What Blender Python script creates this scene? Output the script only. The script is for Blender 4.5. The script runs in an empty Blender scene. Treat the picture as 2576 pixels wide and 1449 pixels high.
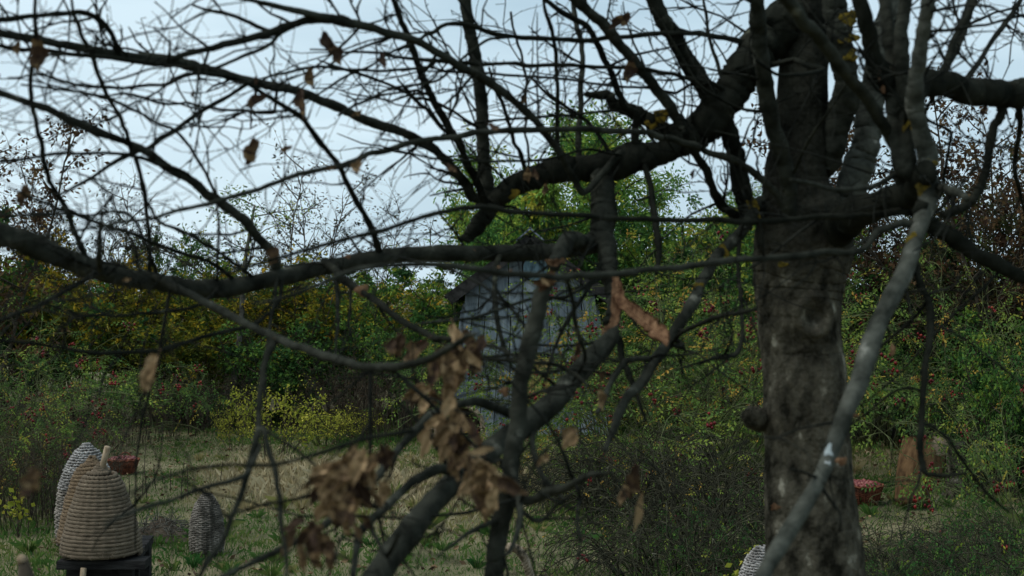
import bpy, math, random
import numpy as np
from mathutils import Vector, Matrix

random.seed(7)
R0 = np.random.default_rng(11)
scene = bpy.context.scene
COL = scene.collection

# ------------------------------------------------------------------ camera, sky, sun, exposure
CAM_Z = 2.0
FOC = 3578.0                      # focal length in units of 1/2576 of the picture width
cam = bpy.data.cameras.new('camera')
cam.lens = 50.0
cam.sensor_width = 36.0
cam.clip_start = 0.05
cam.clip_end = 1500.0
cam.dof.use_dof = True
cam.dof.focus_distance = 14.0
cam.dof.aperture_fstop = 5.4
cam_ob = bpy.data.objects.new('camera', cam)
cam_ob.location = (0, 0, CAM_Z)
cam_ob.rotation_euler = (math.radians(90), 0, 0)
COL.objects.link(cam_ob)
scene.camera = cam_ob

SUN_EL, SUN_ROT = math.radians(58), math.radians(-105)
world = bpy.data.worlds.new("World")
scene.world = world
world.use_nodes = True
wn, wl = world.node_tree.nodes, world.node_tree.links
wn.clear()
w_out = wn.new('ShaderNodeOutputWorld')
w_bg = wn.new('ShaderNodeBackground')
w_bg.inputs['Strength'].default_value = 0.1
w_sky = wn.new('ShaderNodeTexSky')
w_sky.sky_type = 'NISHITA'
w_sky.sun_disc = False
w_sky.sun_elevation = SUN_EL
w_sky.sun_rotation = SUN_ROT
w_sky.air_density = 1.0
w_sky.dust_density = 2.0
w_tc = wn.new('ShaderNodeTexCoord')
w_map = wn.new('ShaderNodeMapping')
w_map.inputs['Scale'].default_value = (1.0, 1.0, 5.5)
w_noise = wn.new('ShaderNodeTexNoise')
w_noise.inputs['Scale'].default_value = 2.6
w_noise.inputs['Detail'].default_value = 5
w_noise.inputs['Roughness'].default_value = 0.48
w_ramp = wn.new('ShaderNodeValToRGB')
w_ramp.color_ramp.elements[0].position = 0.25
w_ramp.color_ramp.elements[0].color = (4.9, 6.7, 7.9, 1)
w_ramp.color_ramp.elements[1].position = 0.62
w_ramp.color_ramp.elements[1].color = (7.5, 9.3, 10.3, 1)
w_mix = wn.new('ShaderNodeMix')
w_mix.data_type = 'RGBA'
w_mix.inputs[0].default_value = 0.9
wl.new(w_tc.outputs['Generated'], w_map.inputs['Vector'])
wl.new(w_map.outputs['Vector'], w_noise.inputs['Vector'])
w_sep = wn.new('ShaderNodeSeparateXYZ')           # thinner, brighter cloud towards the sun's side (left)
w_ma = wn.new('ShaderNodeMath'); w_ma.operation = 'MULTIPLY_ADD'
w_ma.inputs[1].default_value = -0.30
wl.new(w_tc.outputs['Generated'], w_sep.inputs['Vector'])
wl.new(w_sep.outputs['X'], w_ma.inputs[0])
wl.new(w_noise.outputs['Fac'], w_ma.inputs[2])
wl.new(w_ma.outputs[0], w_ramp.inputs['Fac'])
wl.new(w_sky.outputs['Color'], w_mix.inputs[6])
wl.new(w_ramp.outputs['Color'], w_mix.inputs[7])
wl.new(w_mix.outputs[2], w_bg.inputs['Color'])
wl.new(w_bg.outputs['Background'], w_out.inputs['Surface'])

sun = bpy.data.lights.new('sun', 'SUN')
sun.energy = 2.0
sun.angle = math.radians(35)
sun.color = (1.0, 0.98, 0.95)
sun_ob = bpy.data.objects.new('sun', sun)
sd = Vector((math.cos(SUN_EL) * math.sin(SUN_ROT), math.cos(SUN_EL) * math.cos(SUN_ROT), math.sin(SUN_EL)))
sun_ob.rotation_euler = sd.to_track_quat('Z', 'Y').to_euler()
sun_ob.location = (0, 0, 30)
COL.objects.link(sun_ob)

scene.view_settings.view_transform = 'Standard'
scene.view_settings.look = 'None'
scene.view_settings.exposure = 0.0
scene.view_settings.gamma = 1.0
scene.view_settings.use_curve_mapping = False
scene.render.engine = 'CYCLES'
scene.cycles.use_denoising = True
scene.cycles.max_bounces = 6
scene.cycles.diffuse_bounces = 3
scene.cycles.transmission_bounces = 3

# ------------------------------------------------------------------ helpers
def P(u, v, d):
    """a point d metres ahead that the 2576 x 1449 photograph shows at (u, v)"""
    return np.array([(u - 1288.0) / FOC * d, d, CAM_Z - (v - 724.5) / FOC * d])

def ground_d(v):
    return CAM_Z * FOC / (v - 724.5)

def nz(a):
    n = np.linalg.norm(a, axis=-1, keepdims=True)
    return a / np.maximum(n, 1e-9)

class MB:
    """collects vertices, triangles and quads and links them as ONE mesh object"""
    def __init__(self):
        self.v, self.t, self.q, self.tt, self.qt, self.n = [], [], [], [], [], 0
    def add(self, v, tris=None, quads=None, tint=0.5):
        v = np.asarray(v, float).reshape(-1, 3)
        for arr, store, ts in ((tris, self.t, self.tt), (quads, self.q, self.qt)):
            if arr is not None and len(arr):
                arr = np.asarray(arr, int) + self.n
                store.append(arr)
                t = np.asarray(tint, float)
                ts.append(np.full(len(arr), float(t)) if t.ndim == 0 else t)
        self.v.append(v)
        self.n += len(v)
    def tube(self, pts, rad, sides=6, cap=True, tint=0.5):
        pts = np.asarray(pts, float)
        n = len(pts)
        rad = np.broadcast_to(np.asarray(rad, float), (n,)) if np.ndim(rad) < 2 else np.asarray(rad, float)
        tan = nz(np.gradient(pts, axis=0))
        ref = np.array([0.0, 0, 1]) if abs(tan[:, 2]).mean() < 0.8 else np.array([1.0, 0, 0])
        a = nz(np.cross(tan, ref))
        b = np.cross(tan, a)
        ang = np.arange(sides) * 2 * math.pi / sides
        rr = rad[:, None] if rad.ndim == 1 else rad
        ring = pts[:, None, :] + (np.cos(ang)[None, :] * rr)[..., None] * a[:, None, :] + (np.sin(ang)[None, :] * rr)[..., None] * b[:, None, :]
        i = np.arange(n - 1)[:, None] * sides
        j = np.arange(sides)[None, :]
        k = (j + 1) % sides
        quads = np.stack([i + j, i + k, i + sides + k, i + sides + j], -1).reshape(-1, 4)
        v = ring.reshape(-1, 3)
        tris = None
        if cap:
            v = np.concatenate([v, pts[:1], pts[-1:]])
            c0, c1 = n * sides, n * sides + 1
            jj = np.arange(sides)
            kk = (jj + 1) % sides
            tris = np.concatenate([np.stack([np.full(sides, c0), kk, jj], -1),
                                   np.stack([np.full(sides, c1), jj + (n - 1) * sides, kk + (n - 1) * sides], -1)])
        self.add(v, tris, quads, tint)
    def box(self, c, s, rot=None, tint=0.5, taper=1.0):
        x, y, z = np.array(s) / 2.0
        v = np.array([[-x, -y, -z], [x, -y, -z], [x, y, -z], [-x, y, -z],
                      [-x * taper, -y, z], [x * taper, -y, z], [x * taper, y, z], [-x * taper, y, z]])
        if rot is not None:
            v = v @ np.array(Matrix(rot).to_3x3()).T
        v = v + np.asarray(c)
        self.add(v, None, [[0, 3, 2, 1], [4, 5, 6, 7], [0, 1, 5, 4], [1, 2, 6, 5], [2, 3, 7, 6], [3, 0, 4, 7]], tint)
    def lathe(self, prof, sides=24, c=(0, 0, 0), cap=True, tint=0.5):
        prof = np.asarray(prof, float)
        pts = np.stack([np.zeros(len(prof)), np.zeros(len(prof)), prof[:, 1]], -1)
        ang = np.arange(sides) * 2 * math.pi / sides
        ring = np.stack([np.cos(ang)[None] * prof[:, :1], np.sin(ang)[None] * prof[:, :1], np.repeat(prof[:, 1:2], sides, 1)], -1)
        n = len(prof)
        i = np.arange(n - 1)[:, None] * sides
        j = np.arange(sides)[None]
        k = (j + 1) % sides
        quads = np.stack([i + j, i + k, i + sides + k, i + sides + j], -1).reshape(-1, 4)
        v = ring.reshape(-1, 3)
        tris = None
        if cap:
            v = np.concatenate([v, pts[:1], pts[-1:]])
            jj = np.arange(sides); kk = (jj + 1) % sides
            tris = np.concatenate([np.stack([np.full(sides, n * sides), kk, jj], -1),
                                   np.stack([np.full(sides, n * sides + 1), jj + (n - 1) * sides, kk + (n - 1) * sides], -1)])
        self.add(v + np.asarray(c), tris, quads, tint)
    def mesh(self, name, m, smooth=True):
        me = bpy.data.meshes.new(name)
        v = np.concatenate(self.v) if self.v else np.zeros((0, 3))
        t = np.concatenate(self.t) if self.t else np.zeros((0, 3), int)
        q = np.concatenate(self.q) if self.q else np.zeros((0, 4), int)
        tint = np.concatenate(self.tt + self.qt) if (self.tt or self.qt) else np.zeros(0)
        me.vertices.add(len(v))
        me.vertices.foreach_set('co', v.astype(np.float32).ravel())
        loops = np.concatenate([t.ravel(), q.ravel()]).astype(np.int32)
        me.loops.add(len(loops))
        me.loops.foreach_set('vertex_index', loops)
        nt, nq = len(t), len(q)
        me.polygons.add(nt + nq)
        start = np.concatenate([np.arange(nt) * 3, nt * 3 + np.arange(nq) * 4]).astype(np.int32)
        me.polygons.foreach_set('loop_start', start)
        me.polygons.foreach_set('use_smooth', np.full(nt + nq, smooth, dtype=bool))
        at = me.attributes.new('tint', 'FLOAT', 'FACE')
        at.data.foreach_set('value', tint.astype(np.float32))
        me.update(calc_edges=True)
        me.materials.append(m)
        return me
    def build(self, name, m, parent=None, smooth=True, offset=None):
        o = bpy.data.objects.new(name, self.mesh(name, m, smooth))
        COL.objects.link(o)
        if parent is not None:
            o.parent = parent
            if offset is not None:
                o.matrix_parent_inverse = Matrix.Translation(-Vector(offset))
        return o

def tag(o, label=None, cat=None, group=None, kind=None):
    for k, val in (('label', label), ('category', cat), ('group', group), ('kind', kind)):
        if val:
            o[k] = val
    return o

def thing(name, label, cat, loc=(0, 0, 0), rz=0.0, group=None, scale=None):
    o = bpy.data.objects.new(name, None)
    o.empty_display_size = 0.2
    o.location = loc
    o.rotation_euler = (0, 0, rz)
    if scale is not None:
        o.scale = scale
    COL.objects.link(o)
    return tag(o, label, cat, group)

def copy_tree(o, parent=None):
    c = o.copy()
    COL.objects.link(c)
    c.parent = parent
    for ch in list(o.children):
        copy_tree(ch, c)
    return c

# ------------------------------------------------------------------ materials
def mat(name, c1, c2=None, scale=8.0, rough=0.9, bump=0.3, bscale=None, stretch=None, spec=0.08, detail=6, c3=None, p=(0.35, 0.65), dist=0.01, objvar=0.0):
    m = bpy.data.materials.new(name)
    m.use_nodes = True
    n, l = m.node_tree.nodes, m.node_tree.links
    b = n['Principled BSDF']
    b.inputs['Roughness'].default_value = rough
    b.inputs['Specular IOR Level'].default_value = spec
    tc = n.new('ShaderNodeTexCoord')
    mp = n.new('ShaderNodeMapping')
    if stretch:
        mp.inputs['Scale'].default_value = stretch
    l.new(tc.outputs['Object'], mp.inputs['Vector'])
    no = n.new('ShaderNodeTexNoise')
    no.inputs['Scale'].default_value = scale
    no.inputs['Detail'].default_value = detail
    no.inputs['Roughness'].default_value = 0.6
    l.new(mp.outputs['Vector'], no.inputs['Vector'])
    r = n.new('ShaderNodeValToRGB')
    e = r.color_ramp.elements
    e[0].position, e[1].position = p
    e[0].color = (*c1, 1)
    e[1].color = (*(c2 or c1), 1)
    if c3:
        x = e.new(min(0.99, p[1] + 0.08))
        x.color = (*c3, 1)
    if objvar:                                   # every piece a little lighter or darker than its neighbour
        oi = n.new('ShaderNodeObjectInfo')
        mo = n.new('ShaderNodeMath'); mo.operation = 'MULTIPLY_ADD'
        mo.inputs[1].default_value = objvar * 2
        mo.inputs[2].default_value = -objvar
        ao = n.new('ShaderNodeMath'); ao.operation = 'ADD'
        l.new(oi.outputs['Random'], mo.inputs[0])
        l.new(no.outputs['Fac'], ao.inputs[0])
        l.new(mo.outputs[0], ao.inputs[1])
        l.new(ao.outputs[0], r.inputs['Fac'])
    else:
        l.new(no.outputs['Fac'], r.inputs['Fac'])
    l.new(r.outputs['Color'], b.inputs['Base Color'])
    if bump:
        n2 = n.new('ShaderNodeTexNoise')
        n2.inputs['Scale'].default_value = bscale or scale * 3
        n2.inputs['Detail'].default_value = 8
        l.new(mp.outputs['Vector'], n2.inputs['Vector'])
        bp = n.new('ShaderNodeBump')
        bp.inputs['Strength'].default_value = bump
        bp.inputs['Distance'].default_value = dist
        l.new(n2.outputs['Fac'], bp.inputs['Height'])
        l.new(bp.outputs['Normal'], b.inputs['Normal'])
    return m

def leaf_mat(name, stops, rough=0.7, trans=0.3, spec=0.08, objvar=0.12):
    """colour by the per-leaf 'tint' attribute, a little different for every plant"""
    m = bpy.data.materials.new(name)
    m.use_nodes = True
    n, l = m.node_tree.nodes, m.node_tree.links
    b = n['Principled BSDF']
    b.inputs['Roughness'].default_value = rough
    b.inputs['Specular IOR Level'].default_value = spec
    at = n.new('ShaderNodeAttribute')
    at.attribute_name = 'tint'
    oi = n.new('ShaderNodeObjectInfo')
    ma = n.new('ShaderNodeMath'); ma.operation = 'MULTIPLY_ADD'
    ma.inputs[1].default_value = objvar * 2
    ma.inputs[2].default_value = -objvar
    l.new(oi.outputs['Random'], ma.inputs[0])
    ad = n.new('ShaderNodeMath'); ad.operation = 'ADD'
    l.new(at.outputs['Fac'], ad.inputs[0])
    l.new(ma.outputs[0], ad.inputs[1])
    r = n.new('ShaderNodeValToRGB')
    e = r.color_ramp.elements
    while len(e) < len(stops):
        e.new(0.5)
    for i, (pp, c) in enumerate(stops):
        e[i].position = pp
        e[i].color = (*c, 1)
    l.new(ad.outputs[0], r.inputs['Fac'])
    l.new(r.outputs['Color'], b.inputs['Base Color'])
    if trans:
        tr = n.new('ShaderNodeBsdfTranslucent')
        l.new(r.outputs['Color'], tr.inputs['Color'])
        mx = n.new('ShaderNodeMixShader')
        mx.inputs[0].default_value = trans
        l.new(b.outputs[0], mx.inputs[1])
        l.new(tr.outputs[0], mx.inputs[2])
        l.new(mx.outputs[0], n['Material Output'].inputs['Surface'])
    return m

M = {}
M['bark'] = mat('bark', (0.007, 0.008, 0.006), (0.023, 0.024, 0.018), 13, 0.95, 1.0, 34, (1, 1, 0.6), 0.02, c3=(0.085, 0.088, 0.062), p=(0.36, 0.66), dist=0.012)
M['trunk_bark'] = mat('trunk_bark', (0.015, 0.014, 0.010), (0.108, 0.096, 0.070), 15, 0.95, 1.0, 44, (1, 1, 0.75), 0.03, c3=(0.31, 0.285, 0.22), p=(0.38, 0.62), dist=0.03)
M['grey_bark'] = mat('grey_bark', (0.022, 0.024, 0.019), (0.085, 0.088, 0.072), 15, 0.95, 0.9, 40, None, 0.03, c3=(0.24, 0.235, 0.20), p=(0.36, 0.63))
M['mid_bark'] = mat('mid_bark', (0.012, 0.013, 0.010), (0.042, 0.044, 0.034), 15, 0.95, 0.9, 40, None, 0.03, c3=(0.125, 0.125, 0.10), p=(0.36, 0.64))
M['stem_bark'] = mat('stem_bark', (0.009, 0.009, 0.007), (0.032, 0.032, 0.024), 13, 0.95, 1.0, 34, (1, 1, 0.6), 0.02, c3=(0.11, 0.105, 0.08), p=(0.36, 0.66), dist=0.02)
M['twig'] = mat('twig', (0.007, 0.008, 0.007), (0.024, 0.025, 0.020), 20, 0.95, 0.2, spec=0.02)
M['bare_wood'] = mat('bare_wood', (0.065, 0.030, 0.016), (0.25, 0.145, 0.080), 11, 0.85, 0.9, 30, (5, 5, 1.6), 0.05, c3=(0.40, 0.255, 0.15))
def shade_upper_bark(m, z0, z1):
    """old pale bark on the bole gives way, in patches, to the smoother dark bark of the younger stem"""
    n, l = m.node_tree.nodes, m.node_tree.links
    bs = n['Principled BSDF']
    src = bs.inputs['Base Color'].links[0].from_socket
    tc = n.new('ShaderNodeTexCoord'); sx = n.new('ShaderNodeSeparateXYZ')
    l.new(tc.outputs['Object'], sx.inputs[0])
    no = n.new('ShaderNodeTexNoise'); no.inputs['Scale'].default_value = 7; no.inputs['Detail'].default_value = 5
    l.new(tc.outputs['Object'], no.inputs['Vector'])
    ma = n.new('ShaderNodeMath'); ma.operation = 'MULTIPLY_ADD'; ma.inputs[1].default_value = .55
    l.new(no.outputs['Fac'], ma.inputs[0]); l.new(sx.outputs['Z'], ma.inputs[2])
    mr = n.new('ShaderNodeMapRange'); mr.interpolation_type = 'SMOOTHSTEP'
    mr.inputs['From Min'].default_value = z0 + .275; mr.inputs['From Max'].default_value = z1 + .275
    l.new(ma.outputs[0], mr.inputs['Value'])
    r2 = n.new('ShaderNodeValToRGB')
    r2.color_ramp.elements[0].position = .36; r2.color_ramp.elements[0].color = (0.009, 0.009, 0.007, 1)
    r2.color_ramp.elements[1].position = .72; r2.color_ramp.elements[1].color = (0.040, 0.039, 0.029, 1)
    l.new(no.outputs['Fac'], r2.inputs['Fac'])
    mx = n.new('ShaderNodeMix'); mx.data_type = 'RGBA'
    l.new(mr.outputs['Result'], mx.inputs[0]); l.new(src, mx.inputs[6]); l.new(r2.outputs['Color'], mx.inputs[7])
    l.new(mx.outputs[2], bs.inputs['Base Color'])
shade_upper_bark(M['trunk_bark'], 1.93, 2.22)  # trunk colour darkened above the fork, painting in shade from the crown
M['lichen'] = mat('lichen', (0.045, 0.038, 0.010), (0.20, 0.135, 0.018), 45, 0.95, 0.8, 90, None, 0.1)
M['pale_lichen'] = mat('pale_lichen', (0.35, 0.39, 0.38), (0.72, 0.76, 0.76), 30, 0.95, 0.5, 60, None, 0.1)
M['dead_leaf'] = leaf_mat('dead_leaf', [(0.0, (0.030, 0.016, 0.011)), (0.35, (0.072, 0.042, 0.023)), (0.65, (0.185, 0.118, 0.056)), (1.0, (0.40, 0.27, 0.145))], 0.75, 0.15, 0.2, 0.05)
M['stem'] = mat('stem', (0.028, 0.022, 0.016), (0.085, 0.070, 0.050), 12, 0.9, 0.2)
M['stem_grey'] = mat('stem_grey', (0.055, 0.052, 0.042), (0.14, 0.13, 0.105), 12, 0.9, 0.3)
M['cane'] = mat('cane', (0.040, 0.044, 0.020), (0.11, 0.13, 0.050), 7, 0.8, 0.1, spec=.1)
M['cane_dark'] = mat('cane_dark', (0.014, 0.013, 0.010), (0.060, 0.060, 0.036), 5, 0.85, 0.1, spec=.05, c3=(0.19, 0.18, 0.13))
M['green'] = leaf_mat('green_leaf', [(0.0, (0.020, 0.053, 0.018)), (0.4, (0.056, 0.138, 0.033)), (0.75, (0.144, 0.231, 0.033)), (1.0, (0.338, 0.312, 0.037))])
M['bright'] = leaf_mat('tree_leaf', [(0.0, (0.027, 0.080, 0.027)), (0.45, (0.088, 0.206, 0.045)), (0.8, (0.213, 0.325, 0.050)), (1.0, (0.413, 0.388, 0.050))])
M['autumn'] = leaf_mat('autumn_leaf', [(0.0, (0.028, 0.048, 0.010)), (0.35, (0.105, 0.125, 0.016)), (0.7, (0.29, 0.235, 0.020)), (1.0, (0.50, 0.29, 0.02))])
M['lime'] = leaf_mat('lime_leaf', [(0.0, (0.12, 0.165, 0.022)), (0.5, (0.30, 0.32, 0.040)), (1.0, (0.50, 0.45, 0.07))])
M['olive'] = leaf_mat('olive_leaf', [(0.0, (0.018, 0.022, 0.012)), (0.5, (0.042, 0.052, 0.020)), (0.85, (0.085, 0.085, 0.026)), (1.0, (0.14, 0.10, 0.035))])
M['brown'] = leaf_mat('brown_leaf', [(0.0, (0.030, 0.016, 0.010)), (0.5, (0.085, 0.048, 0.022)), (1.0, (0.17, 0.11, 0.045))])
M['rose'] = leaf_mat('rose_leaf', [(0.0, (0.037, 0.075, 0.025)), (0.5, (0.100, 0.175, 0.040)), (0.85, (0.237, 0.294, 0.048)), (1.0, (0.413, 0.250, 0.050))])
M['hip'] = leaf_mat('rose_hip', [(0.0, (0.055, 0.005, 0.008)), (0.6, (0.17, 0.011, 0.014)), (1.0, (0.26, 0.035, 0.018))], 0.45, 0.0, 0.2)
M['grass'] = leaf_mat('grass_blade', [(0.0, (0.032, 0.095, 0.024)), (0.45, (0.10, 0.170, 0.038)), (0.75, (0.23, 0.215, 0.075)), (1.0, (0.38, 0.31, 0.16))], 0.8, 0.25, 0.04, 0.0)
M['straw_grass'] = leaf_mat('straw_blade', [(0.0, (0.19, 0.145, 0.075)), (0.5, (0.42, 0.345, 0.20)), (1.0, (0.62, 0.53, 0.35))], 0.8, 0.25, 0.04, 0.0)
M['litter'] = leaf_mat('litter_leaf', [(0.0, (0.035, 0.020, 0.012)), (0.5, (0.11, 0.066, 0.034)), (1.0, (0.27, 0.18, 0.09))], 0.8, 0.1, 0.2, 0.0)
M['soil'] = mat('soil', (0.035, 0.026, 0.018), (0.080, 0.064, 0.046), 9, 0.95, 1.0, 30, dist=0.03)
M['straw'] = mat('straw', (0.075, 0.056, 0.036), (0.185, 0.142, 0.096), 12, 0.85, 0.8, 90, (1, 1, 7), 0.2, c3=(0.26, 0.205, 0.145), p=(0.3, 0.66))
M['straw_ochre'] = mat('straw_ochre', (0.085, 0.056, 0.032), (0.20, 0.138, 0.078), 20, 0.85, 0.8, 90, (1, 1, 7), 0.25)
M['wicker'] = mat('wicker', (0.065, 0.055, 0.045), (0.26, 0.230, 0.195), 9, 0.9, 0.5, 60, None, 0.2)
M['wicker_pale'] = mat('wicker_pale', (0.13, 0.12, 0.11), (0.40, 0.38, 0.355), 9, 0.92, 0.6, 60, None, 0.15)
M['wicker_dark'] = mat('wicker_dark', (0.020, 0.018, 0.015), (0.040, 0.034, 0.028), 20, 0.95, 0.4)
M['daub'] = mat('daub', (0.16, 0.15, 0.135), (0.40, 0.385, 0.36), 14, 0.95, 0.8, 40, None, 0.1)
M['basket'] = mat('basket', (0.085, 0.028, 0.016), (0.24, 0.085, 0.048), 16, 0.8, 0.4, 60)
M['shingle'] = mat('shingle', (0.10, 0.120, 0.138), (0.25, 0.285, 0.31), 3, 0.9, 0.5, 30, (6, 6, 0.7), 0.1, c3=(0.34, 0.365, 0.375), p=(0.3, 0.66), objvar=.14)
M['roof_wood'] = mat('roof_wood', (0.016, 0.015, 0.014), (0.048, 0.045, 0.042), 8, 0.95, 0.7, 30, (1, 5, 1))
M['hut_dark'] = mat('hut_dark', (0.014, 0.013, 0.012), (0.028, 0.026, 0.024), 6, 0.95, 0.3)
M['blue_paint'] = mat('blue_paint', (0.115, 0.180, 0.215), (0.19, 0.27, 0.31), 7, 0.85, 0.4, 30, (5, 5, 1))
M['yellow_wood'] = mat('yellow_wood', (0.22, 0.150, 0.050), (0.42, 0.315, 0.12), 8, 0.85, 0.5, 30, (6, 6, 1))
M['dark_wood'] = mat('dark_wood', (0.012, 0.011, 0.011), (0.034, 0.032, 0.030), 7, 0.9, 0.5, 30, (1, 6, 6))
M['pale_wood'] = mat('pale_wood', (0.20, 0.145, 0.090), (0.36, 0.28, 0.19), 10, 0.8, 0.4, 40, (6, 6, 1))
M['bark_sheet'] = mat('bark_sheet', (0.060, 0.033, 0.016), (0.150, 0.088, 0.042), 7, 0.9, 0.5, 30, (4, 4, 1))
M['bark_sheet_pale'] = mat('bark_sheet_pale', (0.15, 0.105, 0.068), (0.30, 0.22, 0.15), 8, 0.9, 0.5, 30, (4, 4, 1))
M['rope'] = mat('rope', (0.17, 0.125, 0.080), (0.36, 0.29, 0.21), 20, 0.9, 0.7, 70)
M['fruit'] = leaf_mat('fruit_skin', [(0.0, (0.10, 0.010, 0.010)), (0.6, (0.21, 0.030, 0.028)), (1.0, (0.30, 0.10, 0.07))], 0.35, 0.0, 0.5, 0.45)

# ------------------------------------------------------------------ ground
def nzy(x, y):
    return (np.sin(x * 1.7 + 0.6 * y + 1.3) + np.sin(y * 2.1 - 0.9 * x) + np.sin(x * 3.9 - 2.7 * y + 2.0) * .6 + np.sin(5.3 * x + 4.1 * y) * .4) / 3.0

def ground_z(x, y):
    x = np.asarray(x, float); y = np.asarray(y, float)
    m = np.clip((60 - np.abs(y)) / 40, 0, 1)
    return (np.sin(x * .9 + .4) * np.sin(y * .7) * .02 + np.sin(x * 2.9 + y * 1.7) * .007) * m

def build_ground():
    b = MB()
    def axis(lo, hi, near_lo, near_hi, step):
        a = np.arange(near_lo, near_hi + 1e-6, step)
        out = [near_hi + (hi - near_hi) * (k / 8) ** 2 for k in range(1, 9)]
        inn = [near_lo + (lo - near_lo) * (k / 8) ** 2 for k in range(8, 0, -1)]
        return np.concatenate([inn, a, out])
    xs = axis(-500, 500, -14, 14, 0.25)
    ys = axis(-400, 600, -2, 34, 0.25)
    X, Y = np.meshgrid(xs, ys)
    v = np.stack([X, Y, ground_z(X, Y)], -1).reshape(-1, 3)
    nx, ny = len(xs), len(ys)
    i = np.arange(ny - 1)[:, None] * nx + np.arange(nx - 1)[None]
    q = np.stack([i, i + 1, i + nx + 1, i + nx], -1).reshape(-1, 4)
    b.add(v, None, q)
    m = mat('ground', (0.070, 0.072, 0.034), (0.19, 0.165, 0.092), 1.1, 0.95, 1.0, 40, None, 0.1, 9, c3=(0.22, 0.185, 0.115), p=(0.36, 0.60), dist=0.03)
    return tag(b.build('ground', m), kind='structure')
build_ground()

def straw_mask(x, y):
    u = 1288 + x / y * FOC
    v = 724.5 + CAM_Z / y * FOC
    s = np.exp(-((v - 1225) / 75) ** 2) * (np.clip((u - 330) / 200, 0, 1) * np.clip((1480 - u) / 200, 0, 1))
    s2 = np.exp(-((v - 1160) / 60) ** 2) * np.clip((u - 1900) / 100, 0, 1) * 0.5
    s3 = np.exp(-((v - 1330) / 60) ** 2) * np.clip((u - 850) / 150, 0, 1) * np.clip((1500 - u) / 150, 0, 1) * 0.35
    s = s * np.where(y > 13.5, np.clip((u - 380) / 200, 0, 1), 1)
    return np.clip(s + s2 + s3 + nzy(x * 1.3, y * 1.3) * .28 + nzy(x * 4, y * 4) * .12, 0, 1)

def turf_short(x, y):                              # closely grazed turf round the left basket
    u = 1288 + x / y * FOC
    return 1 - .62 * np.exp(-((u - 320) / 110) ** 2) * np.clip((y - 12.8) / .8, 0, 1)

def blades(n, name, m, height, width, mask_fn, tint_fn, ymin=6.3, ymax=23.0):
    r = R0
    y = np.sqrt(r.uniform(ymin ** 2, ymax ** 2, n))
    x = r.uniform(-0.42, 0.42, n) * y
    keep = r.uniform(0, 1, n) < mask_fn(x, y)
    x, y = x[keep], y[keep]
    n = len(x)
    # tussocks: gather blades into clumps
    x = x + np.sin(x * 9 + y * 7) * .03
    y = y + np.sin(x * 8 - y * 11) * .03
    h = height(x, y) * turf_short(x, y) * r.uniform(.45, 1.25, n)
    a = r.uniform(0, 2 * math.pi, n)
    w = width * r.uniform(.6, 1.4, n)
    lean = np.abs(r.normal(0, .5, n)) * h
    la = r.uniform(0, 2 * math.pi, n)
    z = ground_z(x, y) - .005
    base = np.stack([x, y, z], -1)
    s = np.stack([np.cos(a), np.sin(a), np.zeros(n)], -1) * w[:, None]
    ld = np.stack([np.cos(la), np.sin(la), np.zeros(n)], -1)
    mid = base + ld * (lean * .35)[:, None] + np.array([0, 0, 1.0]) * (h * .62)[:, None]
    tip = base + ld * lean[:, None] + np.array([0, 0, 1.0]) * (h * np.clip(1.0 - lean / h * .25, .5, 1))[:, None]
    v = np.stack([base - s, base + s, mid + s * .6, tip], 1).reshape(-1, 3)
    i = np.arange(n)[:, None] * 4
    t = np.concatenate([i + np.array([[0, 1, 2]]), i + np.array([[0, 2, 3]])], 1).reshape(-1, 3)
    b = MB()
    b.add(v, t, None, np.repeat(tint_fn(x, y, r, n), 2))
    return tag(b.build(name, m, smooth=False), kind='stuff')

g = blades(190000, 'grass', M['grass'],
       lambda x, y: np.clip(.055 + .03 * nzy(x * .8, y * .8), .02, .12), .0035,
       lambda x, y: np.clip(1.05 - .75 * straw_mask(x, y), .1, 1),
       lambda x, y, r, n: np.clip(.27 + .56 * straw_mask(x, y) + .22 * nzy(x * 2, y * 2) + r.normal(0, .13, n), 0, 1))
g['label'] = 'short uneven green grass covering the clearing'
def tufts():
    r = R0
    n, per = 650, 34
    y = np.sqrt(r.uniform(6.5 ** 2, 21.0 ** 2, n)); x = r.uniform(-.4, .4, n) * y
    kp = r.uniform(0, 1, n) < .35 + .65 * np.clip(nzy(x * .9, y * .9) + .4, 0, 1)
    x, y = x[kp], y[kp]; n = len(x)
    sm = straw_mask(x, y)
    hh = turf_short(x, y) * r.uniform(.05, .13, n) * (1 + .5 * sm)
    c = np.repeat(np.stack([x, y, ground_z(x, y) - .005], -1), per, 0)
    N = n * per
    a = r.uniform(0, 2 * math.pi, N); out = np.abs(r.normal(0, .55, N))
    H = np.repeat(hh, per) * r.uniform(.5, 1.2, N)
    d = np.stack([np.cos(a), np.sin(a), np.zeros(N)], -1)
    base = c + d * (r.uniform(0, .028, N))[:, None]
    sd_ = np.stack([-np.sin(a), np.cos(a), np.zeros(N)], -1) * (.0026 * r.uniform(.6, 1.3, N))[:, None]
    mid = base + d * (out * H * .35)[:, None] + np.array([0, 0, 1.0]) * (H * .65)[:, None]
    tip = base + d * (out * H)[:, None] + np.array([0, 0, 1.0]) * (H * np.clip(1 - out * .3, .45, 1))[:, None]
    v = np.stack([base - sd_, base + sd_, mid + sd_ * .6, tip], 1).reshape(-1, 3)
    i = np.arange(N)[:, None] * 4
    t = np.concatenate([i + np.array([[0, 1, 2]]), i + np.array([[0, 2, 3]])], 1).reshape(-1, 3)
    tint = np.clip(np.repeat(.40 + .5 * sm + r.normal(0, .18, n), per) + r.normal(0, .09, N), 0, 1)
    b = MB(); b.add(v, t, None, np.repeat(tint, 2))
    tag(b.build('grass_tufts', M['grass'], smooth=False), 'taller tufts of grass scattered over the clearing', kind='stuff')
tufts()
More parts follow.
